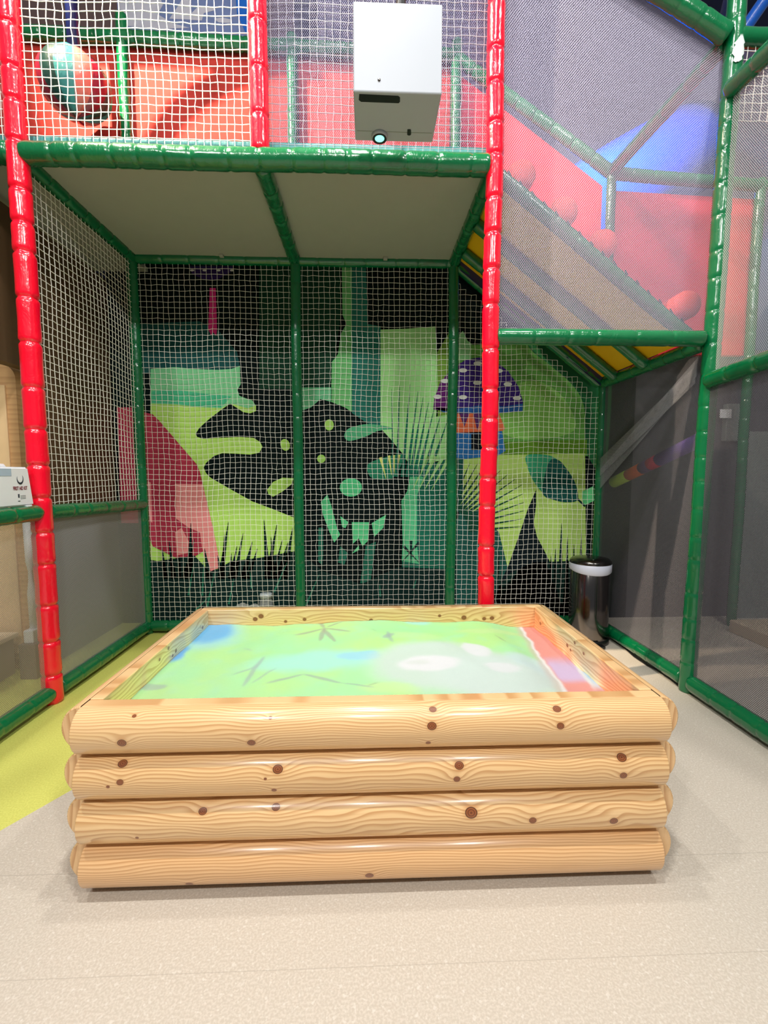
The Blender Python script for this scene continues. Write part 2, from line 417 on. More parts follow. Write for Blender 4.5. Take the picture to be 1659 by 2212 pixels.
# ------------------------------------------------------------------ nets and mesh
def net(o, u, v, wu, wv, pitch, r, seed, label, group, lo=None, hi=None, sag=.012, mat=None):
    """knotted square net; o corner, u/v unit axes, lo/hi limit v along u"""
    o, u, v = Vector(o), Vector(u), Vector(v); nn = u.cross(v); rnd = random.Random(seed)
    nu = int(round(wu/pitch)); nv = int(round(wv/pitch)); du = wu/nu; dv = wv/nv
    ph = [rnd.uniform(0, 6.28) for _ in range(8)]
    def P(i, j):
        a, b = i*du, j*dv; e = math.sin(math.pi*a/wu)*math.sin(math.pi*b/wv)
        ju = .25*pitch*(math.sin(b*4.1+ph[0]+a*1.3)+.5*math.sin(b*11+ph[1]))*e + noise.noise(Vector((i*.9, j*.9, seed)))*.16*pitch
        jv = .3*pitch*(math.sin(a*4.7+ph[2]+b*.9)+.4*math.sin(a*10+ph[3]))*e + noise.noise(Vector((i*.9+50, j*.9, seed)))*.16*pitch
        return o+u*(a+ju)+v*(b+jv)+nn*(sag*e*math.sin(a*2+b*1.7+ph[4]))
    def ok(i, j):
        a, b = i*du, j*dv
        return (hi is None or b <= hi(a)+dv*.5) and (lo is None or b >= lo(a)-dv*.5)
    verts, faces = [], []
    def strand(pts, w):
        if len(pts) < 2: return
        base_i = len(verts); n = 4
        d = (pts[-1]-pts[0]).normalized(); s1 = d.cross(nn).normalized()
        for p in pts:
            for k in range(n):
                t = math.pi/4+k*math.pi/2; verts.append(p+s1*math.cos(t)*w+nn*math.sin(t)*w)
        for m_ in range(len(pts)-1):
            for k in range(n):
                a = base_i+m_*n+k; b = base_i+m_*n+(k+1) % n; faces.append((a, b, b+n, a+n))
    for i in range(nu+1): strand([P(i, j) for j in range(nv+1) if ok(i, j)], r)
    for j in range(nv+1):
        run = []
        for i in range(nu+1):
            if ok(i, j): run.append(P(i, j))
            else:
                strand(run, r); run = []
        strand(run, r)
    me = bpy.data.meshes.new('safety_net'); off = o
    me.from_pydata([(p-off)[:] for p in verts], [], faces); me.update()
    ob = link('safety_net', me, mat or M_NET); ob.location = off
    tag(ob, label, 'net', group); return ob
G1, G2 = 'coarse white square safety nets', 'fine woven mesh panels'
UX, UY, UZ = (1, 0, 0), (0, 1, 0), (0, 0, 1)
net((.02, 0, 2.90), UX, UZ, 1.17, 1.9, .0385, .0023, 1, 'white square net above front green rail, between left red post and short red post', G1)
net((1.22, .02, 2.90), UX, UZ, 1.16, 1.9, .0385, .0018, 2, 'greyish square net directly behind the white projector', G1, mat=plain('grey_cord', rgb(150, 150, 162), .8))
net((-1.2, 0, 2.90), UX, UZ, 1.17, 1.9, .0385, .0023, 3, 'white square net left of the left red post, above the deck edge', G1)
net((.01, DB, .09), UX, UZ, 1.18, 2.73, .0400, .0016, 4, 'white square net over the pink trunk on the mural, leftmost back bay', G1)
net((XM+.01, DB, .09), UX, UZ, 1.18, 2.73, .0400, .0016, 5, 'white square net over the black leaf shapes on the mural, middle back bay', G1)
net((XC+.01, DB, .09), UX, UZ, 1.17, 2.73, .0400, .0016, 6, 'white square net over the purple mushroom on the mural, right back bay', G1, hi=lambda a: 2.64-.757*a, sag=.03)
net((.0, .03, 1.06), UY, UZ, 1.03, 1.77, .0385, .0020, 7, 'white square net on the left side in front of brown wall', G1)
net((XR+.08, 0, 3.10), UX, UZ, 1.1, .38, .042, .0019, 8, 'small piece of white square net under green rail at top right corner', G1)
def mesh_panel(corners, mat, label, sag=.01, nx=14, ny=14, seed=0, parent=None, name='mesh_panel', off=None):
    a, b, c, d = [Vector(p) for p in corners]     # a-b bottom, d-c top
    wu = ((b-a).length+(c-d).length)/2; wv = ((d-a).length+(c-b).length)/2
    nn = (b-a).cross(d-a).normalized(); vs, fs, uvs = [], [], []
    o0 = a.copy()
    for j in range(ny+1):
        for i in range(nx+1):
            s, t = i/nx, j/ny
            p = (a*(1-s)+b*s)*(1-t)+(d*(1-s)+c*s)*t
            e = math.sin(math.pi*s)*math.sin(math.pi*t)
            p = p+nn*e*(sag+sag*noise.noise(Vector((s*3, t*3, seed))))
            vs.append((p-o0)[:]); uvs.append((s*wu, t*wv))
    for j in range(ny):
        for i in range(nx):
            k = j*(nx+1)+i; fs.append((k, k+1, k+nx+2, k+nx+1))
    me = bpy.data.meshes.new(name); me.from_pydata(vs, [], fs); me.update()
    uvl = me.uv_layers.new(name='UVMap')
    for lp in me.loops: uvl.data[lp.index].uv = uvs[lp.vertex_index]
    ob = link(name, me, mat, None, True)
    if parent is not None:
        ob.parent = parent; ob.location = o0-Vector(parent.location); ob['label'] = label
    else:
        ob.location = o0; tag(ob, label, 'mesh panel', G2)
    return ob
mesh_panel([(XM+.03, .05, 2.92), (XC-.03, .05, 2.92), (XC-.03, .05, 4.8), (XM+.03, .05, 4.8)], M_MESH2, 'fine grey mesh layer behind the net and the projector', seed=1)
mesh_panel([(XC+.03, .035, 2.01), (XR+.02, .035, 2.01), (XR+.05, .035, 3.50), (XC+.03, .035, 4.10)], M_MESH, 'large pale fine mesh right of the centre red post in front of the ramp', seed=2)
mesh_panel([(0, .04, .08), (0, DB-.03, .08), (0, DB-.03, 1.0), (0, .04, 1.03)], M_MESHD, 'grey fine mesh low on the left side, right of the left red post', seed=3)
mesh_panel([(0, -1.27, .08), (0, -.04, .08), (0, -.04, 1.03), (0, -1.27, 1.03)], mesh_mat('tan_mesh', rgb(150, 142, 134), .0085, .55), 'fine mesh under the first aid kit at the left edge', seed=4)
mp = mesh_panel([(XR, .04, .08), (XR, DB-.03, .08), (XR, DB-.03, 1.94), (XR, .04, 1.95)], M_MESHK, 'dark fine mesh behind the steel bin, right side', seed=5)
mesh_panel([(XR, -1.27, .08), (XR, -.04, .08), (XR, -.04, 1.74), (XR, -1.27, 1.8)], mesh_mat('charcoal_mesh', rgb(84, 82, 90), .0085, .62), 'dark fine mesh at the right edge below the sloping green rail', seed=6)
mesh_panel([(XR+.01, -1.27, 1.84), (XR+.02, -.04, 1.78), (XR+.03, -.04, 3.2), (XR+.01, -1.27, 3.1)], mesh_mat('pale_side_mesh', rgb(196, 200, 200), .0095, .40), 'pale fine mesh at the right edge above the sloping green rail', seed=7)
# gathered fold of the dark mesh, pulled tight between the two posts
M_FOLD = mesh_mat('gathered_mesh', rgb(150, 150, 158), .006, .42)
for k, (za, zb, zc, zd) in enumerate(((1.80, 1.90, 1.14, 1.30), (1.76, 1.86, 1.24, 1.38))):
    mesh_panel([(XR-.016-.006*k, .045, za), (XR-.016-.006*k, DB-.04, zc), (XR-.016-.006*k, DB-.04, zd), (XR-.016-.006*k, .045, zb)], M_FOLD, 'pale gathered crease in the mesh', .012, 12, 8, 20+k, mp, 'gathered_fold')
# ------------------------------------------------------------------ red padded panels at the back of the upper level
def panel(poly, y0, y1, mat, label, cat='padded panel', name='padded_panel', group='red padded panels at the back'):
    bm = bmesh.new(); f = bm.faces.new([bm.verts.new((x, y0, z)) for x, z in poly])
    r = bmesh.ops.extrude_face_region(bm, geom=[f]); bmesh.ops.translate(bm, vec=(0, y1-y0, 0), verts=[e for e in r['geom'] if isinstance(e, bmesh.types.BMVert)])
    o = obj(name, bm, mat); tag(o, label, cat, group); return o
PY = 1.119
panel([(-1.3, 2.89), (1.16, 2.89), (1.16, 4.33), (-1.3, 4.37)], PY, PY+.05, M_PANEL, 'bright red padded panel behind the striped ball')
panel([(1.24, 2.89), (2.36, 2.89), (2.36, 4.29), (1.24, 4.31)], PY, PY+.05, M_PANEL, 'red padded panel behind the projector')
panel([(2.44, 2.91), (3.54, 2.08), (3.54, 3.45), (2.44, 4.20)], PY, PY+.05, M_PANEL2, 'red padded panel with sloping top above the ramp')
panel([(3.63, 2.2), (4.74, 2.2), (4.74, 3.38), (3.63, 3.42)], PY, PY+.05, M_PANEL2, 'red padded panel right of the tall green post')
# unseen board added over the upper level to shade the rail and panel top
ro = obj('shade_board', B((-1.3, .28, 4.98), (2.45, 1.3, 5.03), .004), M_DECKW); tag(ro, 'unseen board added above the upper level to shade the top of the red panel', 'shade board')
# unseen hoop added and bent to throw the arched shadow on the red panel
hp = []
for px_, py_ in ((310, 370), (345, 300), (380, 247), (430, 206), (480, 178), (530, 155), (600, 135), (680, 150)):
    w_ = onY(px_, py_, PY); t = (.2-KEY.y)/(PY-KEY.y); hp.append(KEY+(w_-KEY)*t)
bm = bmesh.new(); sweep(bm, hp, .036, 14)
ho = obj('shadow_hoop', bm, M_GREEN, None, True); tag(ho, 'unseen green hoop added to cast an arched shadow on the red panel', 'hoop')

# ------------------------------------------------------------------ striped ball on a strap
bc = onY(163, 186, .82); BR_ = .215
ball = thing('hanging_ball', bc, 'round ball with teal, pink and dark red stripes hanging behind the net', 'ball')
cols = [M_TEAL, vinyl('ball_pink', rgb(236, 110, 100), .4), vinyl('ball_maroon', rgb(150, 14, 44), .4), vinyl('ball_green', rgb(20, 60, 54), .4)]
NS = 12
for k in range(NS):
    bm = bmesh.new(); rows = []
    for j in range(15):
        ph = math.pi*j/14
        rows.append([bm.verts.new(bc+Vector((math.sin(ph)*math.cos(2*math.pi*(k+f/4)/NS+.5), math.sin(ph)*math.sin(2*math.pi*(k+f/4)/NS+.5), math.cos(ph)*.93))*BR_*(1-.03*abs(f-2)/2)) for f in range(5)])
    for a, b_ in zip(rows, rows[1:]):
        for i in range(4): bm.faces.new((a[i], a[i+1], b_[i+1], b_[i]))
    bmesh.ops.remove_doubles(bm, verts=bm.verts, dist=1e-4)
    part('gore', bm, cols[k % 4], ball, True)
bm = bmesh.new(); cyl(bm, bc+Vector((0, 0, BR_*.9)), bc+Vector((0, 0, 1.4)), .036, 16); part('hanging_strap', bm, M_NAVY, ball, True, 'navy blue hanging strap')

# ------------------------------------------------------------------ things far behind the upper level
# printed window-like board with white peaks
bd = thing('picture_board', onY(395, 30, 2.3), 'pale blue picture board with white peaks above the red panel', 'board')
def flat(name, pts, Y, mat, parent=None, th=.002, label=None):
    bm = bmesh.new(); f = bm.faces.new([bm.verts.new(onY(x, y, Y)) for x, y in pts])
    r = bmesh.ops.extrude_face_region(bm, geom=[f]); bmesh.ops.translate(bm, vec=(0, th, 0), verts=[e for e in r['geom'] if isinstance(e, bmesh.types.BMVert)])
    return part(name, bm, mat, parent, False, label)
flat('panel', [(248, -60), (255, 40), (272, 62), (545, 82), (545, -60)], 2.3, plain('pale_blue_print', rgb(120, 140, 196), .5), bd, .03)
M_PRINT = plain('white_print', rgb(206, 210, 232), .5)
for q in ([(250, -40), (258, 42), (276, 56), (350, 62), (410, 60), (372, 50), (340, 30), (352, 10), (330, -40)], [(366, 40), (388, 8), (400, -20), (412, 6), (414, 28), (430, 12), (462, 14), (464, 22), (440, 28), (436, 44)],
          [(462, 40), (480, 38), (500, 42), (498, 50), (472, 48)]): flat('white_peak', q, 2.297, M_PRINT, bd)
flat('blue_strip', [(505, -60), (512, 30), (530, 70), (560, 74), (560, -60)], 2.295, M_BLUE, bd)
# added blue tube behind the ramp, its colour standing in for blue light
sl = bmesh.new(); pts = [Vector((3.35+.22*i, 2.75+.02*i*i*.3, 3.55+.16*i)) for i in range(12)]
sweep(sl, pts, .52, 36); so = obj('blue_stand_in_tube', sl, M_BLUE, None, True); tag(so, 'added blue tube standing in for the blue-lit area behind the pale mesh at upper right', 'stand-in tube')
for i, (a, b_) in enumerate(((onY(1600, 75, 1.6), onY(1680, -40, 1.4)), (onY(1560, 60, 2.2), onY(1590, -60, 2.2)))):
    cnt[0] += 1
    o = obj('roof_pole', pole(a, b_, .05, .4, .03, cnt[0]), M_BLUE if i == 0 else M_NAVY, None, True)
    tag(o, ('blue padded pole slanting up at the top right corner', 'navy pole behind the tall green post at the top right')[i], 'pole')

# ------------------------------------------------------------------ jungle mural
mur = thing('jungle_mural', (1.7, MY, 0), 'printed jungle mural with leaves, palms and mushrooms behind the nets', 'mural')
_mc = {}
def mcol(r, g, b):
    k = (r, g, b)
    if k not in _mc:
        c_ = rgb(r, g, b); g_ = 1.0 if max(k) < 70 else 1.25
        _mc[k] = plain('mural_ink_%d_%d_%d' % k, tuple(min(.9, v*g_) for v in c_[:3])+(1,), .7, var=.07, nscale=3, spec=.12)
    return _mc[k]
def smooth(pts, n=5, closed=True):
    out = []; N = len(pts)
    for i in range(N):
        p0, p1, p2, p3 = [Vector(pts[(i+k) % N]) for k in (-1, 0, 1, 2)]
        for k in range(n):
            t = k/n; out.append(.5*((2*p1)+(p2-p0)*t+(2*p0-5*p1+4*p2-p3)*t*t+(3*p1-p0-3*p2+p3)*t**3))
    return [(p.x, p.y) for p in out]
def ink(name, polys, layer, col, sm=False, label=None, parent=None):
    def face(bm, p):
        q = smooth(p) if sm else p
        bm.faces.new([bm.verts.new(onY(x, y, MY-.0012*layer)) for x, y in q])
    o = None
    if name in ('grass_blades', 'palm_fronds', 'cap_spot', 'star_leaf'):
        bm = bmesh.new()
        for p in polys: face(bm, p)
        o = part(name, bm, mcol(*col), parent or mur, False, label); o['kind'] = 'stuff'
    else:
        for p in polys:
            bm = bmesh.new(); face(bm, p); o = part(name, bm, mcol(*col), parent or mur, False, label)
    return o
def ell(cx, cy, rx, ry, rot=0, n=20):
    c, s = math.cos(rot), math.sin(rot)
    return [(cx+rx*math.cos(a)*c-ry*math.sin(a)*s, cy+rx*math.cos(a)*s+ry*math.sin(a)*c) for a in [2*math.pi*k/n for k in range(n)]]
def wedge(x0, y0, x1, y1, w0, w1=.4):
    d = Vector((x1-x0, y1-y0)).normalized(); nx, ny = -d.y, d.x
    return [(x0-nx*w0, y0-ny*w0), (x0+nx*w0, y0+ny*w0), (x1+nx*w1, y1+ny*w1), (x1-nx*w1, y1-ny*w1)]
DK = (14, 30, 36)
ink('teal_field', [[(302, 700), (430, 694), (470, 712), (512, 760), (520, 800), (302, 806)]], 1, (24, 74, 74))
ink('trunk_field', [[(560, 575), (735, 575), (735, 690), (722, 780), (712, 840), (560, 840)]], 1, (20, 62, 44))
ink('bright_ground', [[(325, 797), (345, 795), (380, 793), (420, 797), (470, 799), (500, 797), (518, 790), (520, 830), (513, 842), (517, 855), (530, 860), (545, 865), (553, 877), (553, 888), (540, 893), (525, 890), (510, 880), (497, 872), (478, 885), (452, 905), (430, 925), (423, 937), (426, 944), (440, 948), (470, 946), (520, 944), (548, 946), (562, 955), (567, 965), (560, 978), (540, 982), (510, 980), (480, 979), (462, 985), (445, 1000), (440, 1010), (445, 1022), (455, 1032), (500, 1058), (545, 1083), (590, 1100), (645, 1122), (645, 1215), (480, 1230), (325, 1230)]], 2, (170, 214, 104), label='lime green ground')
ink('pale_hill', [[(325, 797), (345, 795), (380, 793), (420, 797), (470, 799), (500, 797), (518, 790), (520, 830), (513, 842), (517, 855), (530, 860), (545, 865), (552, 876), (535, 882), (508, 874), (497, 872), (478, 882), (420, 879), (380, 874), (325, 872)]], 3, (118, 196, 142), label='pale green hill')
ink('teal_stripe', [[(328, 845), (380, 842), (440, 850), (500, 856), (478, 880), (420, 877), (380, 872), (328, 870)]], 4, (70, 176, 132))
ink('far_trunk', [[(738, 560), (760, 560), (760, 890), (745, 880), (715, 868), (717, 782), (730, 765), (737, 720), (748, 700), (740, 680)]], 3, (98, 172, 106))
ink('far_trunk', [[(760, 560), (790, 560), (795, 700), (822, 705), (822, 928), (790, 912), (760, 892)]], 2, (34, 104, 92))
ink('far_trunk', [[(650, 837), (717, 837), (716, 868), (692, 862), (672, 880), (655, 886), (650, 886)]], 3, (98, 178, 130))
ink('leaf_hole', [[(744, 940), (750, 928), (766, 921), (800, 916), (850, 925), (816, 931), (790, 943), (760, 952), (748, 950)]], 4, (74, 160, 116), True)
ink('light_wall', [[(822, 712), (880, 710), (940, 705), (944, 760), (946, 860), (942, 900), (975, 895), (975, 990), (940, 1000), (915, 1008), (890, 1012), (868, 978), (845, 950), (822, 925)]], 3, (152, 214, 138), label='pale green rectangle')
ink('olive_strip', [[(945, 760), (972, 715), (985, 715), (985, 1000), (946, 1000)]], 2, (112, 156, 62))
ink('leaf_point', [[(985, 728), (1000, 715), (1010, 736), (1018, 742), (1018, 778), (985, 778)]], 3, (128, 196, 134))
fr = []
for x, y, w_ in ((846, 840, 1.2), (863, 832, 2.2), (886, 830, 2.6), (903, 845, 2.6), (914, 858, 2.6), (926, 868, 2.6), (938, 882, 3), (952, 896, 3), (968, 905, 3)):
    d = Vector((852-x, 1240-y)); L = (1030-y)/d.y; fr.append(wedge(x+d.x*L, y+d.y*L, x, y, w_*1.5, .3))
ink('palm_fronds', fr, 5, (26, 104, 84))
ink('teal_bush', [[(887, 1015), (912, 1003), (975, 990), (975, 1240), (868, 1240), (870, 1170), (867, 1082), (880, 1060)]], 3, (28, 104, 84))
ink('pale_stem', [[(887, 1017), (912, 1003), (915, 1030), (901, 1070), (900, 1175), (905, 1218), (868, 1212), (870, 1170), (867, 1082), (880, 1060)]], 4, (84, 186, 134))
fr = []
for x0, x1 in ((940, 918), (958, 930), (925, 905), (972, 945)): fr.append(wedge(x0, 985, x1-14, 1060, 4.5, .3))
ink('palm_fronds', fr, 5, (150, 208, 128))
# black monstera leaf holes
ink('leaf_hole', [ell(711, 918, 10, 12), ell(694, 991, 9, 9)], 4, (150, 200, 96))
ink('leaf_hole', [ell(616, 961, 10, 13, -.3), [(577, 1058), (590, 1041), (610, 1032), (634, 1033), (630, 1046), (610, 1062), (590, 1073), (580, 1068)]], 4, (160, 206, 96))
ink('leaf_hole', [ell(758, 1053, 24, 20)], 4, (78, 190, 130))
ink('leaf_hole', [[(793, 1006), (815, 993), (868, 981), (868, 1000), (852, 1030), (822, 1036), (800, 1030)]], 4, (36, 122, 92), True)
ink('palm_fronds', [wedge(822, 988, 834, 1034, 3.2), wedge(840, 984, 846, 1026, 3), wedge(850, 983, 852, 1022, 3), wedge(862, 982, 858, 1020, 3)], 5, (206, 216, 116))
ink('leaf_shard', [[(707, 1068), (715, 1090), (728, 1140), (735, 1155), (722, 1172), (712, 1150), (697, 1110), (693, 1085)], [(760, 1128), (797, 1128), (795, 1168), (783, 1180), (775, 1163), (762, 1175)], [(803, 1130), (834, 1112), (828, 1140), (815, 1153), (808, 1160)], [(735, 1115), (753, 1128), (746, 1141), (739, 1138)], [(760, 1196), (775, 1178), (776, 1188)]], 4, (82, 186, 128))
ink('leaf_shard', [[(688, 1140), (698, 1140), (698, 1200), (696, 1222), (687, 1212)], [(870, 1233), (895, 1233), (895, 1258), (880, 1246)], [(790, 1180), (812, 1170), (800, 1260), (778, 1260)], [(735, 1180), (752, 1195), (744, 1220), (730, 1215)]], 4, (30, 96, 78))
ink('star_leaf', [wedge(872, 1180, 905, 1215, 3), wedge(905, 1172, 870, 1212, 3), wedge(888, 1168, 888, 1222, 3)], 6, (18, 52, 50))
# right bay
ink('green_hill', [[(985, 745), (1300, 745), (1300, 985), (985, 985)]], 1, (96, 160, 74))
ink('dark_corner', [[(1170, 700), (1310, 700), (1310, 1000), (1268, 980), (1262, 880), (1235, 830), (1190, 790), (1140, 745)]], 2, (30, 92, 52), True)
ink('pale_hill', [[(1080, 860), (1130, 825), (1180, 830), (1225, 870), (1240, 930), (1150, 950), (1080, 930)]], 2, (128, 190, 92), True)
ink('olive_band', [[(1070, 955), (1268, 950), (1268, 982), (1070, 984)]], 3, (92, 140, 40))
ink('bright_ground', [[(985, 985), (1264, 979), (1266, 1260), (985, 1300)]], 4, (176, 214, 112), label='lime green ground')
ink('dark_hedge', [[(985, 1105), (1040, 1105), (1078, 1150), (1100, 1240), (1100, 1330), (985, 1330)], [(985, 985), (1002, 985), (1000, 1060), (990, 1120), (985, 1120)]], 5, (30, 86, 78))
fr = []
for k in range(13):
    a = math.radians(4+k*5.2); L0, L1 = 62, 205-6*abs(k-5)
    fr.append(wedge(950+L0*math.cos(a), 1150-L0*math.sin(a), 950+L1*math.cos(a), 1150-L1*math.sin(a), 3.4, .4))
ink('palm_fronds', fr, 6, (22, 74, 56), label='dark palm fronds fanning right')
mcap = ink('mushroom_cap', [[(936, 884), (938, 862), (950, 828), (975, 797), (1005, 778), (1035, 772), (1068, 779), (1098, 802), (1120, 835), (1130, 868), (1129, 885), (1090, 890), (1030, 891), (970, 889)]], 7, (60, 40, 124), label='purple mushroom cap with white spots')
ink('cap_shade', [[(936, 884), (938, 862), (950, 828), (975, 797), (995, 783), (985, 840), (988, 890), (960, 888)]], 8, (96, 36, 110), parent=mcap)
ink('mushroom_rim', [[(936, 880), (985, 884), (1035, 876), (1090, 878), (1129, 872), (1129, 888), (1090, 892), (1030, 893), (960, 891)]], 8, (44, 96, 170), parent=mcap)
ink('mushroom_spot', [ell(x, y, 9, 4.6) for x, y in ((1032, 785), (1000, 800), (961, 823), (1031, 827), (1097, 830), (945, 857), (1000, 858), (1117, 860), (1077, 801))], 9, (214, 224, 232), parent=mcap)
ink('mushroom_collar', [[(984, 893), (1078, 893), (1091, 926), (1085, 931), (1030, 936), (984, 934)]], 8, (232, 110, 72))
ink('mushroom_zigzag', [[(992, 893), (1014, 893), (1003, 922)], [(1022, 893), (1042, 893), (1031, 930)]], 9, (92, 50, 110))
mst = ink('mushroom_stem', [[(984, 935), (1084, 931), (1092, 974), (1076, 984), (1000, 992), (984, 988)]], 8, (42, 110, 178))
ink('mushroom_door', [[(1018, 938), (1042, 936), (1042, 972), (1018, 972)]], 9, (16, 24, 36), parent=mst)
blf = ink('big_leaf', [[(1137, 984), (1175, 982), (1200, 990), (1225, 1014), (1243, 1045), (1248, 1079), (1225, 1085), (1198, 1080), (1170, 1062), (1150, 1035), (1140, 1010)]], 6, (56, 158, 118), True, 'teal pointed leaf')
ink('big_leaf_shade', [[(1185, 1000), (1205, 993), (1225, 1014), (1243, 1045), (1248, 1079), (1225, 1085), (1198, 1080), (1172, 1064)]], 7, (24, 84, 78), True, parent=blf)
ink('leaf_stalk', [wedge(1246, 1076, 1264, 1094, 2.2, 1.8)], 7, (18, 62, 56), parent=blf)
ink('leaf_point', [[(1257, 1062), (1282, 1050), (1283, 1082), (1260, 1093)]], 6, (92, 196, 124))
ink('dark_spruce', [[(1158, 1058), (1140, 1100), (1120, 1160), (1098, 1222), (1066, 1290), (1056, 1340), (1240, 1340), (1210, 1300), (1187, 1212), (1172, 1182), (1160, 1160), (1153, 1130), (1158, 1092)]], 6, DK, label='black spruce tree')
gr = []; rnd = random.Random(5)
for x, y in ((1213, 1130), (1226, 1160), (1200, 1185), (1240, 1175), (1256, 1150), (1190, 1200), (1084, 1230), (1078, 1190), (1270, 1165)): gr.append(wedge(x-6+rnd.uniform(-4, 4), 1330, x, y, 8, .4))
gr.append([(1060, 1340), (1060, 1290), (1100, 1240), (1150, 1215), (1220, 1212), (1290, 1206), (1290, 1340)])
ink('grass_blades', gr, 6, (20, 54, 48))
# left bay: pink trunk and grass
ink('pink_trunk', [[(309, 890), (330, 895), (345, 910), (375, 945), (405, 980), (425, 1003), (432, 1020), (446, 1080), (460, 1140), (476, 1225), (450, 1236), (440, 1190), (400, 1215), (360, 1195), (330, 1180), (309, 1130)], [(252, 880), (300, 880), (305, 1130), (262, 1130)]], 5, (166, 52, 74), label='dark red leaf')
ink('pink_leaf', [[(378, 1045), (438, 1046), (448, 1090), (460, 1140), (477, 1225), (450, 1236), (436, 1180), (432, 1150), (408, 1140), (380, 1120)], [(318, 1040), (326, 1042), (329, 1130), (320, 1120)], [(378, 1150), (392, 1140), (408, 1170), (405, 1195), (382, 1200)]], 6, (226, 138, 140), label='pink leaf')
gr = []
for x, y in ((412, 1130), (420, 1165), (493, 1128), (485, 1150), (525, 1152), (570, 1122), (545, 1170), (598, 1133), (610, 1165), (585, 1160), (632, 1140), (350, 1180), (365, 1168), (388, 1200), (442, 1185), (470, 1200), (512, 1180), (556, 1185), (622, 1172), (500, 1195)):
    gr.append(wedge(x+rnd.uniform(-26, 12), 1250, x, y, rnd.uniform(4, 8), .4))
gr.append([(300, 1340), (300, 1205), (340, 1212), (420, 1200), (455, 1238), (500, 1212), (560, 1205), (640, 1190), (700, 1235), (780, 1262), (860, 1225), (985, 1230), (985, 1340)])
ink('grass_blades', gr, 8, (14, 44, 42), label='dark grass along the bottom')
gr = [wedge(x+rnd.uniform(-30, 10), rnd.uniform(1270, 1320), x, y, 2.2, .4) for x, y in ((440, 1210), (465, 1230), (418, 1220), (505, 1250), (450, 1290), (690, 1240), (540, 1235), (820, 1262), (900, 1250), (620, 1215))]
ink('grass_blades', gr, 9, (40, 112, 90))
ink('hanging_flower', [[(453, 622), (466, 622), (469, 712), (467, 726), (461, 718), (456, 724), (450, 712)]], 3, (206, 46, 124))
ink('hanging_cap', [[(408, 575), (505, 575), (498, 588), (470, 604), (440, 604), (415, 592)]], 2, (44, 30, 84))
ink('cap_spot', [ell(x, 584, 4.5, 2.2) for x in (415, 442, 472, 501)], 3, (200, 200, 206))

# ------------------------------------------------------------------ log sandbox
X0, X1, Y0, Y1 = .895, 2.640, -1.150, -.170
ZB, LH, RB = .018, .139, .060
sb = thing('log_sandbox', ((X0+X1)/2, (Y0+Y1)/2, 0), 'varnished pine sandbox built of stacked half logs with four log courses', 'sandbox')
def half_log(x0, x1, z0, seed):
    """half-round log in local coords: along x from x0..x1, flat at y=0, bulging to -y; UV = metres along / around"""
    bm = bmesh.new(); n = 20; uvl = bm.loops.layers.uv.new('UVMap'); rows = []; BV = .005
    xs = [(x0, .004), (x0+BV*.35, .0012), (x0+BV, 0), (x1-BV, 0), (x1-BV*.35, .0012), (x1, .004)]
    for x, ins in xs:
        row = []
        for k in range(n+1):
            a = math.pi*k/n; rr = LH/2-.0008-ins
            row.append(bm.verts.new((x, -math.sin(a)*(RB-ins), z0+LH/2-math.cos(a)*rr)))
        rows.append(row)
    cx = (x0+x1)/2
    def face(vs, uv):
        f = bm.faces.new(vs); f.smooth = len(vs) == 4 and len(uv) == 4
        for l, q in zip(f.loops, uv): l[uvl].uv = q
        return f
    for (xa, _), a, (xb, _), b_ in [(xs[i], rows[i], xs[i+1], rows[i+1]) for i in range(5)]:
        for k in range(n):
            v0, v1 = math.pi*k/n*LH/2, math.pi*(k+1)/n*LH/2
            face((a[k], a[k+1], b_[k+1], b_[k]), ((xa-cx, v0), (xa-cx, v1), (xb-cx, v1), (xb-cx, v0)))
    for row in (rows[0], rows[-1][::-1]): face(row, [(v.co.z*.6+3, v.co.y*.35+seed) for v in row]).smooth = False
    a, b_ = rows[0], rows[-1]
    face((a[0], b_[0], b_[n], a[n]), ((x0-cx, 0), (x1-cx, 0), (x1-cx, .1), (x0-cx, .1))).smooth = False
    return bm
# knots of the four front logs, read off along the log (x, z in metres, radius)
def kn(lst, i):
    out = []; z0 = ZB+LH*(3-i)
    for x, y, r_ in lst:
        best = None
        for k in range(20, 170):            # front surface of the log along the profile
            a = math.radians(k); p = onY(x, y, Y0-math.sin(a)*RB); e = abs(p.z-(z0+LH/2-math.cos(a)*LH/2))
            if best is None or e < best[0]: best = (e, p.x-(X0+X1)/2, a*LH/2)
        out.append((best[1], best[2], r_))
    return out
FK = [kn([(263, 1605, .0105), (543, 1605, .0095), (935, 1532, .009), (933, 1568, .011), (925, 1605, .006), (1203, 1531, .010), (1211, 1568, .009), (584, 1550, .0045), (290, 1546, .005)], 0),
      kn([(265, 1649, .011), (259, 1690, .008), (600, 1661, .012), (592, 1707, .006), (992, 1653, .011), (987, 1683, .008), (1343, 1636, .012), (1347, 1675, .009), (573, 1683, .0035), (233, 1700, .004)], 1),
      kn([(438, 1752, .010), (596, 1743, .010), (1018, 1756, .015), (1151, 1772, .009), (1326, 1774, .010), (296, 1810, .004)], 2),
      kn([(409, 1910, .009), (798, 1892, .010), (1140, 1897, .004)], 3)]
WB = [rgb(234, 197, 144), rgb(235, 197, 143), rgb(236, 199, 146), rgb(234, 190, 138)]
for i in range(4):
    z0 = ZB+LH*(3-i)
    o = part('log', half_log(X0, X1, z0, i), None, sb)
    o.data.transform(Matrix.Translation((0, Y0, 0)))
    o.data.materials.append(wood('pine_front_%d' % i, 'UV', FK[i], seed=i*3.7, base_c=WB[i], freq=(125, 90, 58, 115)[i], wav=(.5, .8, 1.5, .4)[i]))
    o['label'] = ('topmost front log', 'second front log from the top', 'third front log from the top', 'lowest front log')[i]
rk = random.Random(9)
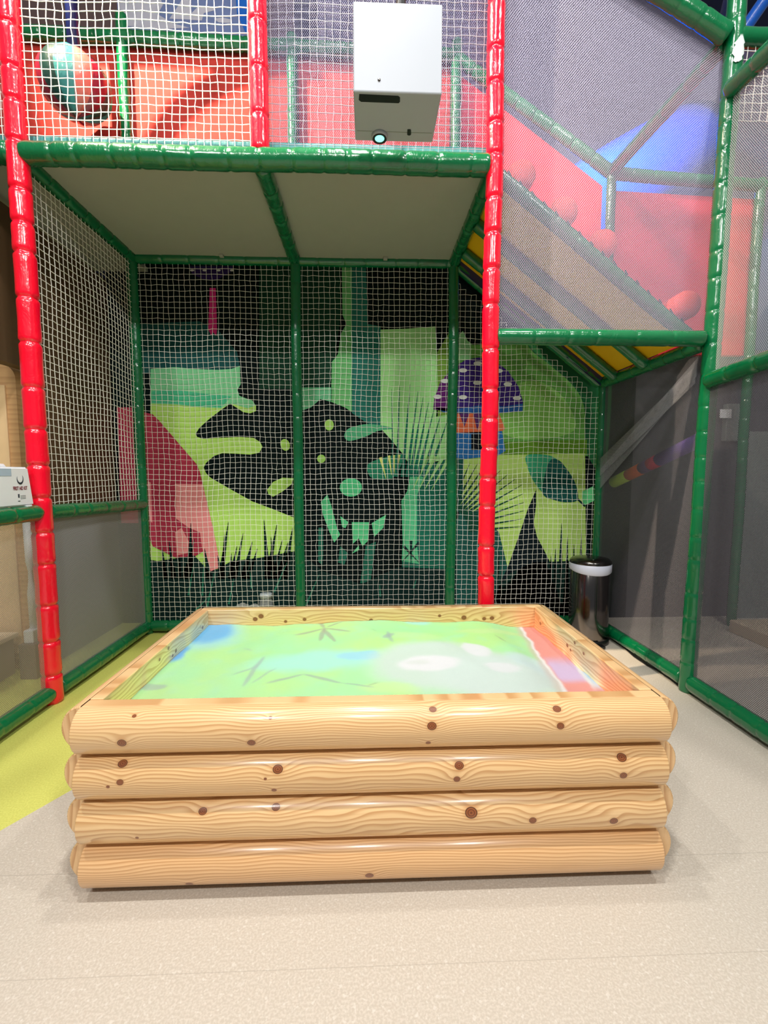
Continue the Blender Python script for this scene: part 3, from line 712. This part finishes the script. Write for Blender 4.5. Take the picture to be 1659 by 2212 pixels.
WS = [wood('pine_side_%d' % k, 'UV', [(rk.uniform(-.45, .45), LH*rk.uniform(.6, 1.4), rk.uniform(.006, .012)) for _ in range(4)], seed=20+k*2.3) for k in range(2)]
WBK = wood('pine_back', 'X', [], seed=31.)
for side in range(3):
    for i in range(4):
        z0 = ZB+LH*(3-i)
        if side < 2: bm = half_log(Y0, Y1, z0, 0)
        else: bm = half_log(X0, X1, z0, 0)
        if side == 0: mt = Matrix.Translation((X0, 0, 0)) @ Matrix(((0, 1, 0, 0), (1, 0, 0, 0), (0, 0, 1, 0), (0, 0, 0, 1)))
        elif side == 1: mt = Matrix.Translation((X1, 0, 0)) @ Matrix(((0, -1, 0, 0), (1, 0, 0, 0), (0, 0, 1, 0), (0, 0, 0, 1)))
        else: mt = Matrix.Translation((0, Y1, 0)) @ Matrix.Diagonal((1, -1, 1, 1))
        bmesh.ops.transform(bm, matrix=mt, verts=bm.verts)
        o = part('log', bm, (WS[side] if side < 2 else WBK), sb)
ZTOP = ZB+4*LH; TH = .042
WIX = wood('pine_liner_x', 'X', [(rk.uniform(-.75, .75), .53+rk.uniform(-.02, .03), rk.uniform(.006, .011)) for _ in range(9)], seed=41., freq=60)
WIY = wood('pine_liner_y', 'Y', [(rk.uniform(-.4, .4), .53+rk.uniform(-.02, .03), rk.uniform(.005, .009)) for _ in range(5)], seed=47., freq=60)
part('liner_board', B((X0+.001, Y0+.001, .04), (X1-.001, Y0+TH, ZTOP-.001), .004), WIX, sb)
part('liner_board', B((X0+.001, Y1-TH, .04), (X1-.001, Y1-.001, ZTOP-.001), .004), WIX, sb)
part('liner_board', B((X0+.001, Y0+TH+.001, .04), (X0+TH, Y1-TH-.001, ZTOP+.001), .004), WIY, sb)
part('liner_board', B((X1-TH, Y0+TH+.001, .04), (X1-.001, Y1-TH-.001, ZTOP+.001), .004), WIY, sb)
part('floor_board', B((X0+.03, Y0+.03, .0), (X1-.03, Y1-.03, .05)), plain('dark_plywood', rgb(90, 66, 44), .7), sb)

# ------------------------------------------------------------------ sand
sx0, sx1, sy0, sy1 = X0+TH+.001, X1-TH-.001, Y0+TH+.001, Y1-TH-.001
NX, NY = 150, 90; vs = []; fs = []
def sand_h(x, y):
    s = (x-sx0)/(sx1-sx0); t = (y-sy0)/(sy1-sy0)
    h = .497 + .012*noise.noise(Vector((x*3.1, y*3.1, 2))) + .006*noise.noise(Vector((x*9, y*9, 5)))
    h += .018*math.exp(-((s-.62)/.10)**2-((t-.62)/.16)**2) + .010*math.exp(-((s-.5)/.2)**2-((t-.98)/.12)**2)
    h -= .016*math.exp(-((s-.13)/.08)**2-((t-.75)/.25)**2)
    h -= .030/(1+math.exp(-(s-.885)*60))
    h += .0015*noise.noise(Vector((x*60, y*60, 1)))
    return h
for j in range(NY+1):
    for i in range(NX+1):
        x = sx0+(sx1-sx0)*i/NX; y = sy0+(sy1-sy0)*j/NY; vs.append((x, y, sand_h(x, y)))
for j in range(NY):
    for i in range(NX):
        k = j*(NX+1)+i; fs.append((k, k+1, k+NX+2, k+NX+1))
me = bpy.data.meshes.new('sand'); me.from_pydata(vs, [], fs); me.update()
snd = link('sand', me, plain('white_sand', rgb(110, 108, 104), .9, var=.03, nscale=300, bump=.25, bscale=500), None, True)
tag(snd, 'white play sand in the pine box lit by the projected map', 'sand', kind='stuff')

# ------------------------------------------------------------------ projector and the picture it throws
PX0, PX1, PY0, PY1, PZ0, PZ1 = 1.690, 2.030, -.600, -.345, 2.712, 3.030
pr = thing('projector', ((PX0+PX1)/2, (PY0+PY1)/2, PZ0), 'white box projector hanging over the sandbox with a glowing lens', 'projector')
hz = B((PX0, PY0, PZ0), (PX1, PY1, PZ1), .006); part('housing', hz, M_CASE, pr)
def under(px_, py_): return onZ(px_, py_, PZ0)
def upoly(name, pts, z0, z1, mat, label=None):
    bm = bmesh.new(); f = bm.faces.new([bm.verts.new((under(x, y).x, under(x, y).y, z0)) for x, y in pts])
    r = bmesh.ops.extrude_face_region(bm, geom=[f]); bmesh.ops.translate(bm, vec=(0, 0, z1-z0), verts=[e for e in r['geom'] if isinstance(e, bmesh.types.BMVert)])
    return part(name, bm, mat, pr, False, label)
upoly('vent_slot', [(776, 203), (860, 207), (864, 210), (864, 219), (861, 222), (780, 219), (775, 215)], PZ0-.002, PZ0+.001, M_BLACK, 'black slot')
upoly('seam', [(771, 281.5), (933, 287), (933, 288.2), (771, 282.7)], PZ0-.0012, PZ0+.001, plain('grey_seam', rgb(150, 158, 150), .5))
upoly('sensor', [(880, 279.5), (882, 279), (886.5, 279), (888, 281), (888, 289), (886, 291.5), (881.5, 291.5), (879.5, 289.5)], PZ0-.0025, PZ0+.001, M_BLACK)
lc = under(820, 292); lc.z = PZ0
bm = bmesh.new(); lathe(bm, lc, [(.034, .0), (.034, -.012), (.030, -.014), (.024, -.010), (.0235, .0)], 32); lb = part('lens_barrel', bm, M_CASE, pr, True)
bm = bmesh.new(); lathe(bm, lc, [(.030, -.0145), (.030, -.017), (.024, -.017), (.0238, -.012)], 32); part('lens_ring', bm, M_BLACK, lb, True)
mt, t, b = base('lit_lens'); b.inputs['Base Color'].default_value = (.6, 1, .9, 1); b.inputs['Emission Color'].default_value = (.18, .95, .78, 1); b.inputs['Emission Strength'].default_value = 1.6
bm = bmesh.new(); lathe(bm, lc, [(.0238, -.0125), (.018, -.0158), (.009, -.0175), (.001, -.018)], 28); part('lens', bm, mt, lb, True, 'glowing turquoise lens')
sc_ = onY(819, 173, PY0)
bm = bmesh.new(); cyl(bm, sc_+Vector((0, -.002, 0)), sc_+Vector((0, .003, 0)), .0055, 16); part('screw', bm, M_STEEL, pr, True)
bm = bmesh.new(); box(bm, (1.835, -.50, PZ1), (1.925, -.44, PZ1+.02), .003); cyl(bm, (1.88, -.47, PZ1+.02), (1.88, -.47, 5.2), .02, 16); part('mount', bm, M_BLACK, pr)

SPZ = .49
LP = Vector((lc.x, lc.y, PZ0-.03))
pl = bpy.data.lights.new('projector_beam', 'SPOT'); pl.energy = 980; pl.spot_size = math.radians(104); pl.spot_blend = 0; pl.shadow_soft_size = .006
po = bpy.data.objects.new('projector_beam', pl); C.objects.link(po); po.location = LP
pl.use_nodes = True; t = NT(pl.node_tree); em = pl.node_tree.nodes['Emission']
tc = t.n('ShaderNodeTexCoord').outputs['Normal']
sp = t.n('ShaderNodeSeparateXYZ'); t.l(tc, sp.inputs[0])
hh = LP.z-SPZ
az = t.m('ABSOLUTE', sp.outputs[2])
SGN = 1.0
U = t.m('MULTIPLY', t.m('DIVIDE', sp.outputs[0], az), hh*SGN); V = t.m('MULTIPLY', t.m('DIVIDE', sp.outputs[1], az), hh*SGN)
uvw = t.n('ShaderNodeCombineXYZ'); t.l(U, uvw.inputs[0]); t.l(V, uvw.inputs[1])
nzv = t.n('ShaderNodeTexNoise'); t.l(uvw.outputs[0], nzv.inputs['Vector']); nzv.inputs['Scale'].default_value = 7; nzv.inputs['Detail'].default_value = 4
nsp = t.n('ShaderNodeSeparateXYZ'); t.l(nzv.outputs[1], nsp.inputs[0])
Ud = t.m('ADD', U, t.m('MULTIPLY', t.m('SUBTRACT', nsp.outputs[0], .5), .09)); Vd = t.m('ADD', V, t.m('MULTIPLY', t.m('SUBTRACT', nsp.outputs[1], .5), .09))
Us = t.m('ADD', U, t.m('MULTIPLY', t.m('SUBTRACT', nsp.outputs[0], .5), .03)); Vs = t.m('ADD', V, t.m('MULTIPLY', t.m('SUBTRACT', nsp.outputs[1], .5), .03))
def P2(x, y):
    w_ = onZ(x, y, SPZ); return w_.x-LP.x, w_.y-LP.y
def blob(px_, py_, rx, ry, rot=0, soft=.5, d=True):
    cx, cy = P2(px_, py_); uu, vv = (Ud, Vd) if d else (U, V)
    dx = t.m('SUBTRACT', uu, cx); dy = t.m('SUBTRACT', vv, cy); c, s = math.cos(rot), math.sin(rot)
    a = t.m('ADD', t.m('MULTIPLY', dx, c/rx), t.m('MULTIPLY', dy, s/rx)); b_ = t.m('ADD', t.m('MULTIPLY', dx, -s/ry), t.m('MULTIPLY', dy, c/ry))
    q = t.m('SQRT', t.m('ADD', t.m('MULTIPLY', a, a), t.m('MULTIPLY', b_, b_)))
    return t.step(q, 1+soft/2, 1-soft/2)
big = t.noise(uvw.outputs[0], 3.2, 3)
col = t.mix(t.step(big, .35, .65), (.36, 1.0, .36, 1), (.48, 1.0, .22, 1))
col = t.mix(t.m('MULTIPLY', t.step(t.noise(uvw.outputs[0], 9, 4, .6), .5, .68), .45), col, (.35, .95, .55, 1))
def over(mask, c, k=1.):
    global col
    col = t.mix(t.m('MULTIPLY', mask, k) if k != 1 else mask, col, c)
over(blob(445, 1372, .16, .17, .3, .9), (.28, .85, .85, 1)); over(blob(448, 1368, .12, .13, .5, .5), (.0, .50, 1.0, 1)); over(blob(378, 1415, .045, .09, -.1, .6), (.0, .45, 1.0, 1))
over(blob(690, 1430, .26, .10, .1, .8), (.35, 1.0, .80, 1), .9); over(blob(775, 1420, .09, .045, 0, .5), (.25, .75, 1.0, 1), .8)
over(blob(960, 1440, .30, .22, -.1, .5), (.62, .84, .72, 1)); over(blob(1080, 1460, .26, .20, .2, .6), (.66, .86, .80, 1)); over(blob(900, 1380, .12, .05, -.2, .7), (.55, 1.0, .35, 1), .7)
over(blob(930, 1440, .13, .07, .1, .4), (.86, .90, .95, 1)); over(blob(905, 1438, .05, .02, .1, .9), (.66, .78, .70, 1), .5); over(blob(1030, 1405, .05, .07, .3, .4), (.86, .90, .96, 1), .9); over(blob(1085, 1445, .06, .05, 0, .4), (.86, .9, .96, 1), .8)
over(blob(1150, 1430, .07, .12, .5, .6), (.62, .88, .90, 1), .8); over(blob(1060, 1365, .18, .035, .0, .6), (.60, 1.0, .30, 1), .8)
over(blob(900, 1350, .06, .03, 0, .6), (.35, .95, .8, 1), .8); over(blob(840, 1490, .10, .04, 0, .6), (.60, 1.0, .30, 1), .7)
# red lava strip along the right wall
(ax, ay), (bx, by) = P2(1125, 1345), P2(1240, 1505)
dl = Vector((bx-ax, by-ay)).normalized(); nx, ny = -dl.y, dl.x
if nx < 0: nx, ny = -nx, -ny
sd = t.m('ADD', t.m('MULTIPLY', t.m('SUBTRACT', t.m('ADD', U, t.m('MULTIPLY', t.m('SUBTRACT', nsp.outputs[2], .5), .06)), ax), nx), t.m('MULTIPLY', t.m('SUBTRACT', V, ay), ny))
al_ = t.m('ADD', t.m('MULTIPLY', t.m('SUBTRACT', U, ax), dl.x), t.m('MULTIPLY', t.m('SUBTRACT', V, ay), dl.y))
Ls = Vector((bx-ax, by-ay)).length
over(t.m('MULTIPLY', t.step(sd, -.05, -.02), 1.0), (.72, .50, .42, 1), .6)
over(t.step(sd, -.018, -.010), (1.0, .98, .95, 1)); over(t.step(sd, -.004, .004), (1.0, .22, .16, 1))
over(t.m('MULTIPLY', t.step(sd, .0, .01), t.m('MULTIPLY', t.step(al_, Ls*.45, Ls*.62), t.step(al_, Ls*.82, Ls*.74))), (.70, .55, 1.0, 1), .85)
over(t.m('MULTIPLY', t.step(sd, .095, .105), t.step(al_, Ls*.9, Ls*.8)), (1, 1, 1, 1)); over(t.m('MULTIPLY', t.step(sd, .108, .125), t.step(al_, Ls*.9, Ls*.7)), (.12, .62, 1.0, 1), .9)
over(t.step(sd, .16, .24), (1.0, .72, .50, 1))
# grey drawings of palm leaves and branches
def stroke(x0, y0, x1, y1, w_, c=(.26, .24, .20, 1), k=.62):
    global col
    (a0, b0), (a1, b1) = P2(x0, y0), P2(x1, y1); cx, cy = (a0+a1)/2, (b0+b1)/2; L = math.hypot(a1-a0, b1-b0)/2; ro = math.atan2(b1-b0, a1-a0)
    dx = t.m('SUBTRACT', Us, cx); dy = t.m('SUBTRACT', Vs, cy); cc, ss_ = math.cos(ro), math.sin(ro)
    a = t.m('ADD', t.m('MULTIPLY', dx, cc/L), t.m('MULTIPLY', dy, ss_/L)); b_ = t.m('ADD', t.m('MULTIPLY', dx, -ss_/w_), t.m('MULTIPLY', dy, cc/w_))
    q = t.m('ADD', t.m('MULTIPLY', a, a), t.m('MULTIPLY', b_, b_)); over(t.step(q, 1.15, .8), c, k)
for s_ in ((635, 1375, 700, 1362, .011), (700, 1362, 760, 1368, .009), (700, 1362, 722, 1390, .013), (700, 1362, 690, 1388, .012), (690, 1345, 700, 1362, .010), (705, 1360, 740, 1350, .009)): stroke(*s_)
for s_ in ((575, 1480, 655, 1462, .010), (655, 1462, 740, 1478, .011), (740, 1478, 810, 1490, .006)): stroke(*s_, c=(.24, .34, .34, 1))
for s_ in ((520, 1490, 570, 1420, .010), (500, 1465, 560, 1440, .006), (540, 1480, 600, 1445, .005), (285, 1488, 360, 1490, .022), (525, 1398, 545, 1405, .004), (830, 1385, 850, 1375, .018), (835, 1370, 850, 1395, .010)): stroke(*s_, c=(.26, .40, .40, 1))
for s_ in ((800, 1365, 812, 1370, .003), (795, 1485, 820, 1478, .004), (1070, 1375, 1095, 1385, .004)): stroke(*s_, c=(.2, .3, .15, 1))
(qx0, qy0), (qx1, qy1) = (X0+.002-LP.x, Y0+.05-LP.y), (X1-.002-LP.x, Y1-.03-LP.y)
mask = t.m('MULTIPLY', t.m('MULTIPLY', t.step(U, qx0, qx0+.02), t.step(U, qx1, qx1-.02)), t.m('MULTIPLY', t.step(V, qy0, qy0+.015), t.step(V, qy1, qy1-.015)))
e_ = .004
inner = t.m('MULTIPLY', t.m('MULTIPLY', t.step(U, sx0-LP.x-e_, sx0-LP.x+e_), t.step(U, sx1-LP.x+e_, sx1-LP.x-e_)), t.m('MULTIPLY', t.step(V, sy0-LP.y-e_, sy0-LP.y+e_), t.step(V, sy1-LP.y+e_, sy1-LP.y-e_)))
t.l(col, em.inputs['Color']); t.l(t.m('MULTIPLY', mask, t.m('ADD', t.m('MULTIPLY', inner, .64), .36)), em.inputs['Strength'])

# ------------------------------------------------------------------ pedal bin
bx_, by_, br = 3.400, .805, .140
pb = thing('pedal_bin', (bx_, by_, 0), 'tall stainless steel pedal bin beside the sandbox with a liner bag edge', 'bin')
o0 = (bx_, by_, 0)
bm = bmesh.new(); lathe(bm, o0, [(br*1.0, .0), (br*1.04, .004), (br*1.04, .03), (br*.99, .04)], 48); part('base', bm, M_BLACK, pb, True)
bm = bmesh.new(); lathe(bm, o0, [(br*.98, .036), (br*.985, .04), (br*.985, .555), (br*.95, .56)], 56); part('body', bm, M_STEEL, pb, True)
bm = bmesh.new(); rows = []
for j, (rr, z) in enumerate(((.99, .0), (1.05, .01), (1.05, .05), (.99, .058))):
    rows.append([bm.verts.new((bx_+br*rr*math.cos(a), by_+br*rr*math.sin(a), .543+z-(.020*max(0, math.sin(-a)) if j < 2 else 0))) for a in [2*math.pi*k/48 for k in range(48)]])
for a, b_ in zip(rows, rows[1:]):
    for k in range(48): bm.faces.new((a[k], a[(k+1) % 48], b_[(k+1) % 48], b_[k]))
part('liner_bag', bm, plain('white_bag_film', rgb(214, 220, 236), .35), pb, True, 'white liner bag folded over the rim')
bm = bmesh.new(); lathe(bm, o0, [(br*1.02, .592), (br*1.04, .600), (br*1.03, .615), (br*.92, .630), (br*.55, .640), (0, .642)], 48); part('lid', bm, plain('dark_steel', rgb(90, 88, 86), .2, 1), pb, True)
bm = bmesh.new(); box(bm, (bx_-.04, by_-br-.05, .008), (bx_+.04, by_-br+.01, .022), .004); part('pedal', bm, M_BLACK, pb)
# cable on the floor
bm = bmesh.new(); pts = [onZ(x, y, .006) for x, y in ((1318, 1372), (1345, 1395), (1370, 1418), (1400, 1438), (1430, 1452), (1462, 1478), (1476, 1492))]
sweep(bm, pts, .006, 8); tag(obj('power_cable', bm, M_BLACK, None, True), 'thin black cable lying on the floor along the right green rail', 'cable')

# ------------------------------------------------------------------ first aid kit on the left rail
KX, KY0, KY1, KZ0, KZ1 = .012, -.440, -.060, 1.094, 1.290
kit = thing('first_aid_kit', (-.03, (KY0+KY1)/2, KZ0), 'white plastic first aid kit standing on the green rail at the left edge', 'first aid kit')
bm = bmesh.new(); vv = []
for x in (-.075, KX):
    for y, z in ((KY0, KZ0), (KY1, KZ0), (KY1-.028, KZ1), (KY0+.028, KZ1)): vv.append(bm.verts.new((x, y, z)))
for f in ((0, 1, 2, 3), (4, 5, 6, 7), (0, 1, 5, 4), (1, 2, 6, 5), (2, 3, 7, 6), (3, 0, 4, 7)): bm.faces.new([vv[i] for i in f])
bmesh.ops.bevel(bm, geom=bm.edges[:], offset=.008, segments=3, affect='EDGES')
part('case', bm, M_WHITE, kit)
kc = (KY0+KY1)/2
bm = bmesh.new(); sweep(bm, [Vector((KX-.03, kc+dy-.01, KZ1+dz)) for dy, dz in ((-.06, -.045), (-.058, -.004), (-.05, .006), (.05, .006), (.058, -.004), (.06, -.045))], .0085, 10); part('handle', bm, M_WHITE, kit, True)
part('handle_recess', B((KX-.004, kc-.05, KZ1-.045), (KX+.0012, kc+.05, KZ1-.008), .001), plain('pale_blue_grey', rgb(176, 196, 214), .5), kit)
for y in (KY0+.03, KY1-.06): part('foot', B((-.06, y, KZ0-.006), (KX+.006, y+.035, KZ0+.004), .002), M_WHITE, kit)
def text(body, size, loc, mat, parent, sx=1.):
    cu = bpy.data.curves.new('lettering', 'FONT'); cu.body = body; cu.size = size; cu.align_x = 'CENTER'; cu.extrude = .0004; cu.offset = .0006
    to = bpy.data.objects.new('lettering', cu); C.objects.link(to)
    dg = bpy.context.evaluated_depsgraph_get(); me = bpy.data.meshes.new_from_object(to.evaluated_get(dg)); bpy.data.objects.remove(to)
    me.name = 'lettering'; me.materials.clear()
    R_ = Matrix(((0, 0, 1, 0), (1, 0, 0, 0), (0, 1, 0, 0), (0, 0, 0, 1)))
    me.transform(Matrix.Translation(Vector(loc)-Vector(parent.location)) @ R_ @ Matrix.Diagonal((sx, 1, 1, 1)))
    o = link('lettering', me, mat, parent); return o
text('FIRST AID KIT', .025, (KX+.0005, KY1-.090, KZ0+.082), plain('maroon_ink', rgb(120, 24, 48), .5), kit, .60)['label'] = 'printed words FIRST AID KIT'
M_INK = plain('navy_ink', rgb(34, 44, 60), .5)
bm = bmesh.new(); rows = []
for k in range(25):
    a = math.radians(150+k*(250/24)); w_ = .0045*math.sin(math.pi*k/24)+.0004; cy_, cz_ = KY1-.088, KZ0+.138
    rows.append([bm.verts.new((KX+.0012, cy_+(.024+s*w_)*math.cos(a)*.8, cz_+(.024+s*w_)*math.sin(a))) for s in (-1, 1)])
for a, b_ in zip(rows, rows[1:]): bm.faces.new((a[0], a[1], b_[1], b_[0]))
part('crescent_emblem', bm, M_INK, kit)
bm = bmesh.new(); box(bm, (KX, KY1-.107, KZ0+.044), (KX+.001, KY1-.098, KZ0+.062))
for k in range(3): box(bm, (KX, KY1-.092, KZ0+.052-k*.007), (KX+.001, KY1-.058, KZ0+.0535-k*.007))
box(bm, (KX, KY1-.109, KZ0+.026), (KX+.001, KY1-.095, KZ0+.029)); part('small_print', bm, M_INK, kit)

# ------------------------------------------------------------------ background things on the left
wc = thing('wooden_cabinet', (-.9, .55, 0), 'light wooden cabinet with rounded top left of the left red post', 'cabinet')
M_OAK = wood('oak_veneer', 'Y', [], 55., rgb(206, 164, 116), rgb(186, 142, 96), 30)
bm = bmesh.new(); pr_ = []
for k in range(9):
    a = math.radians(90*k/8); pr_.append((-.515+.09*math.sin(a), 1.84+.09*math.cos(a)))
prof = [(-1.3, 0), (-1.3, 1.93)]+pr_+[(-.425, 0)]
f = bm.faces.new([bm.verts.new((x, .45, z)) for x, z in prof]); r = bmesh.ops.extrude_face_region(bm, geom=[f]); bmesh.ops.translate(bm, vec=(0, .16, 0), verts=[e for e in r['geom'] if isinstance(e, bmesh.types.BMVert)])
part('body', bm, M_OAK, wc)
part('inset_panel', B((-1.25, .438, .1), (-.485, .452, 1.80), .004), plain('pale_wood_inset', rgb(222, 190, 146), .5), wc)
st = thing('white_stand', (-.34, .35, 0), 'white turned stand seen through the mesh under the first aid kit', 'stand')
bm = bmesh.new(); lathe(bm, (-.34, .35, 0), [(.020, .29), (.022, .52), (.012, .60), (.010, .66), (.020, .72), (.022, .98)], 20); part('pole', bm, M_WHITE, st, True)
part('foot', B((-.37, .30, .22), (-.31, .40, .30), .006), M_WHITE, st)
part('plinth', B((-.39, .28, 0), (-.29, .42, .22), .006), plain('taupe_plinth', rgb(120, 108, 98), .6), st)
lb_ = thing('low_bench', (-.78, .2, 0), 'low cream bench behind the mesh at the left edge', 'bench')
part('seat', B((-1.1, -.05, .23), (-.47, .40, .26), .006), plain('cream_board', rgb(226, 206, 176), .5), lb_)
part('apron', B((-1.08, -.03, 0), (-.49, .38, .23), .004), plain('taupe_board', rgb(150, 132, 116), .6), lb_)
# ------------------------------------------------------------------ background things on the right
cp = thing('colour_tube', (3.95, .5, 1.5), 'sloping tube of lime, orange, red and purple bands behind the dark mesh', 'tube')
a, b_ = onX(1326, 1042, 3.65), onX(1512, 950, 3.65)
segs = [(.0, .22, rgb(214, 255, 70)), (.22, .40, rgb(255, 120, 60)), (.40, .50, rgb(120, 90, 150)), (.50, .60, rgb(255, 70, 120)), (.60, 1.0, rgb(150, 120, 220))]
for k, (s0, s1, c) in enumerate(segs):
    bm = bmesh.new(); sweep(bm, [a+(b_-a)*s for s in (s0, s0+.004, s1-.004, s1)], [.038, .042, .042, .038], 18); part('band', bm, vinyl('tube_band_%d' % k, c, .5), cp, True)
struct('wall_rear_right', B((4.0, 1.33, 0), (5.4, 1.40, 2.3)), plain('charcoal_rear_paint', rgb(70, 72, 76), .8))
def pxbox(x0, y0, x1, y1, Y, th, bev=.004):
    a_, b2 = onY(x0, y0, Y), onY(x1, y1, Y); return B((a_.x, Y, b2.z), (b2.x, Y+th, a_.z), bev)
dr = struct('door_1', pxbox(1617, 932, 1790, 1345, 1.27, .04), M_GREYD)
fr2 = obj('door_handle', pxbox(1700, 1130, 1712, 1150, 1.25, .02), M_STEEL, dr)
mb = obj('metal_box', pxbox(1572, 872, 1606, 952, 1.28, .05), M_GREYD); tag(mb, 'small grey box on the dark wall left of the grey door', 'box')
wb = obj('white_notice', pxbox(1557, 884, 1580, 903, 1.27, .008, .001), M_WHITE); tag(wb, 'small white notice on the dark wall seen through the right mesh', 'notice')
nb = obj('side_step', B((4.62, .5, 0), (5.35, .95, .10), .01), plain('bench_cream', rgb(206, 186, 156), .6)); tag(nb, 'low cream step behind the mesh at the right edge', 'step')
# clear plastic jar and crumpled wrapper behind the back net
M_CLEAR, t, b = base('clear_plastic'); b.inputs['Base Color'].default_value = (.85, .9, .92, 1); b.inputs['Roughness'].default_value = .15; b.inputs['Transmission Weight'].default_value = .75
jc = onY(575, 1305, 1.22)
jar = thing('plastic_jar', (jc.x, 1.22, 0), 'clear plastic jar standing behind the left back net', 'jar')
bm = bmesh.new(); lathe(bm, (jc.x, 1.22, 0), [(.05, 0), (.056, .01), (.056, .20), (.046, .225), (.046, .24)], 24); part('body', bm, M_CLEAR, jar, True)
bm = bmesh.new(); lathe(bm, (jc.x, 1.22, 0), [(.05, .238), (.05, .27), (.046, .275)], 24); part('lid', bm, plain('milky_plastic', rgb(190, 200, 206), .3), jar, True)
bm = bmesh.new(); bmesh.ops.create_icosphere(bm, subdivisions=4, radius=1)
for v in bm.verts:
    d = 1+.35*noise.noise(v.co*2.3)+.2*noise.noise(v.co*6); v.co = Vector((v.co.x*.15*d, v.co.y*.05*d, max(-1, v.co.z)*.085*d+.09))
bmesh.ops.translate(bm, vec=(jc.x-.17, 1.23, 0), verts=bm.verts)
zmin = min(v.co.z for v in bm.verts); bmesh.ops.translate(bm, vec=(0, 0, -zmin), verts=bm.verts)
wr = obj('plastic_wrapper', bm, M_CLEAR, None, False); tag(wr, 'crumpled clear plastic wrapper on the floor beside the plastic jar', 'wrapper')
for o in bpy.data.objects:
    if '_w' in o: del o['_w']
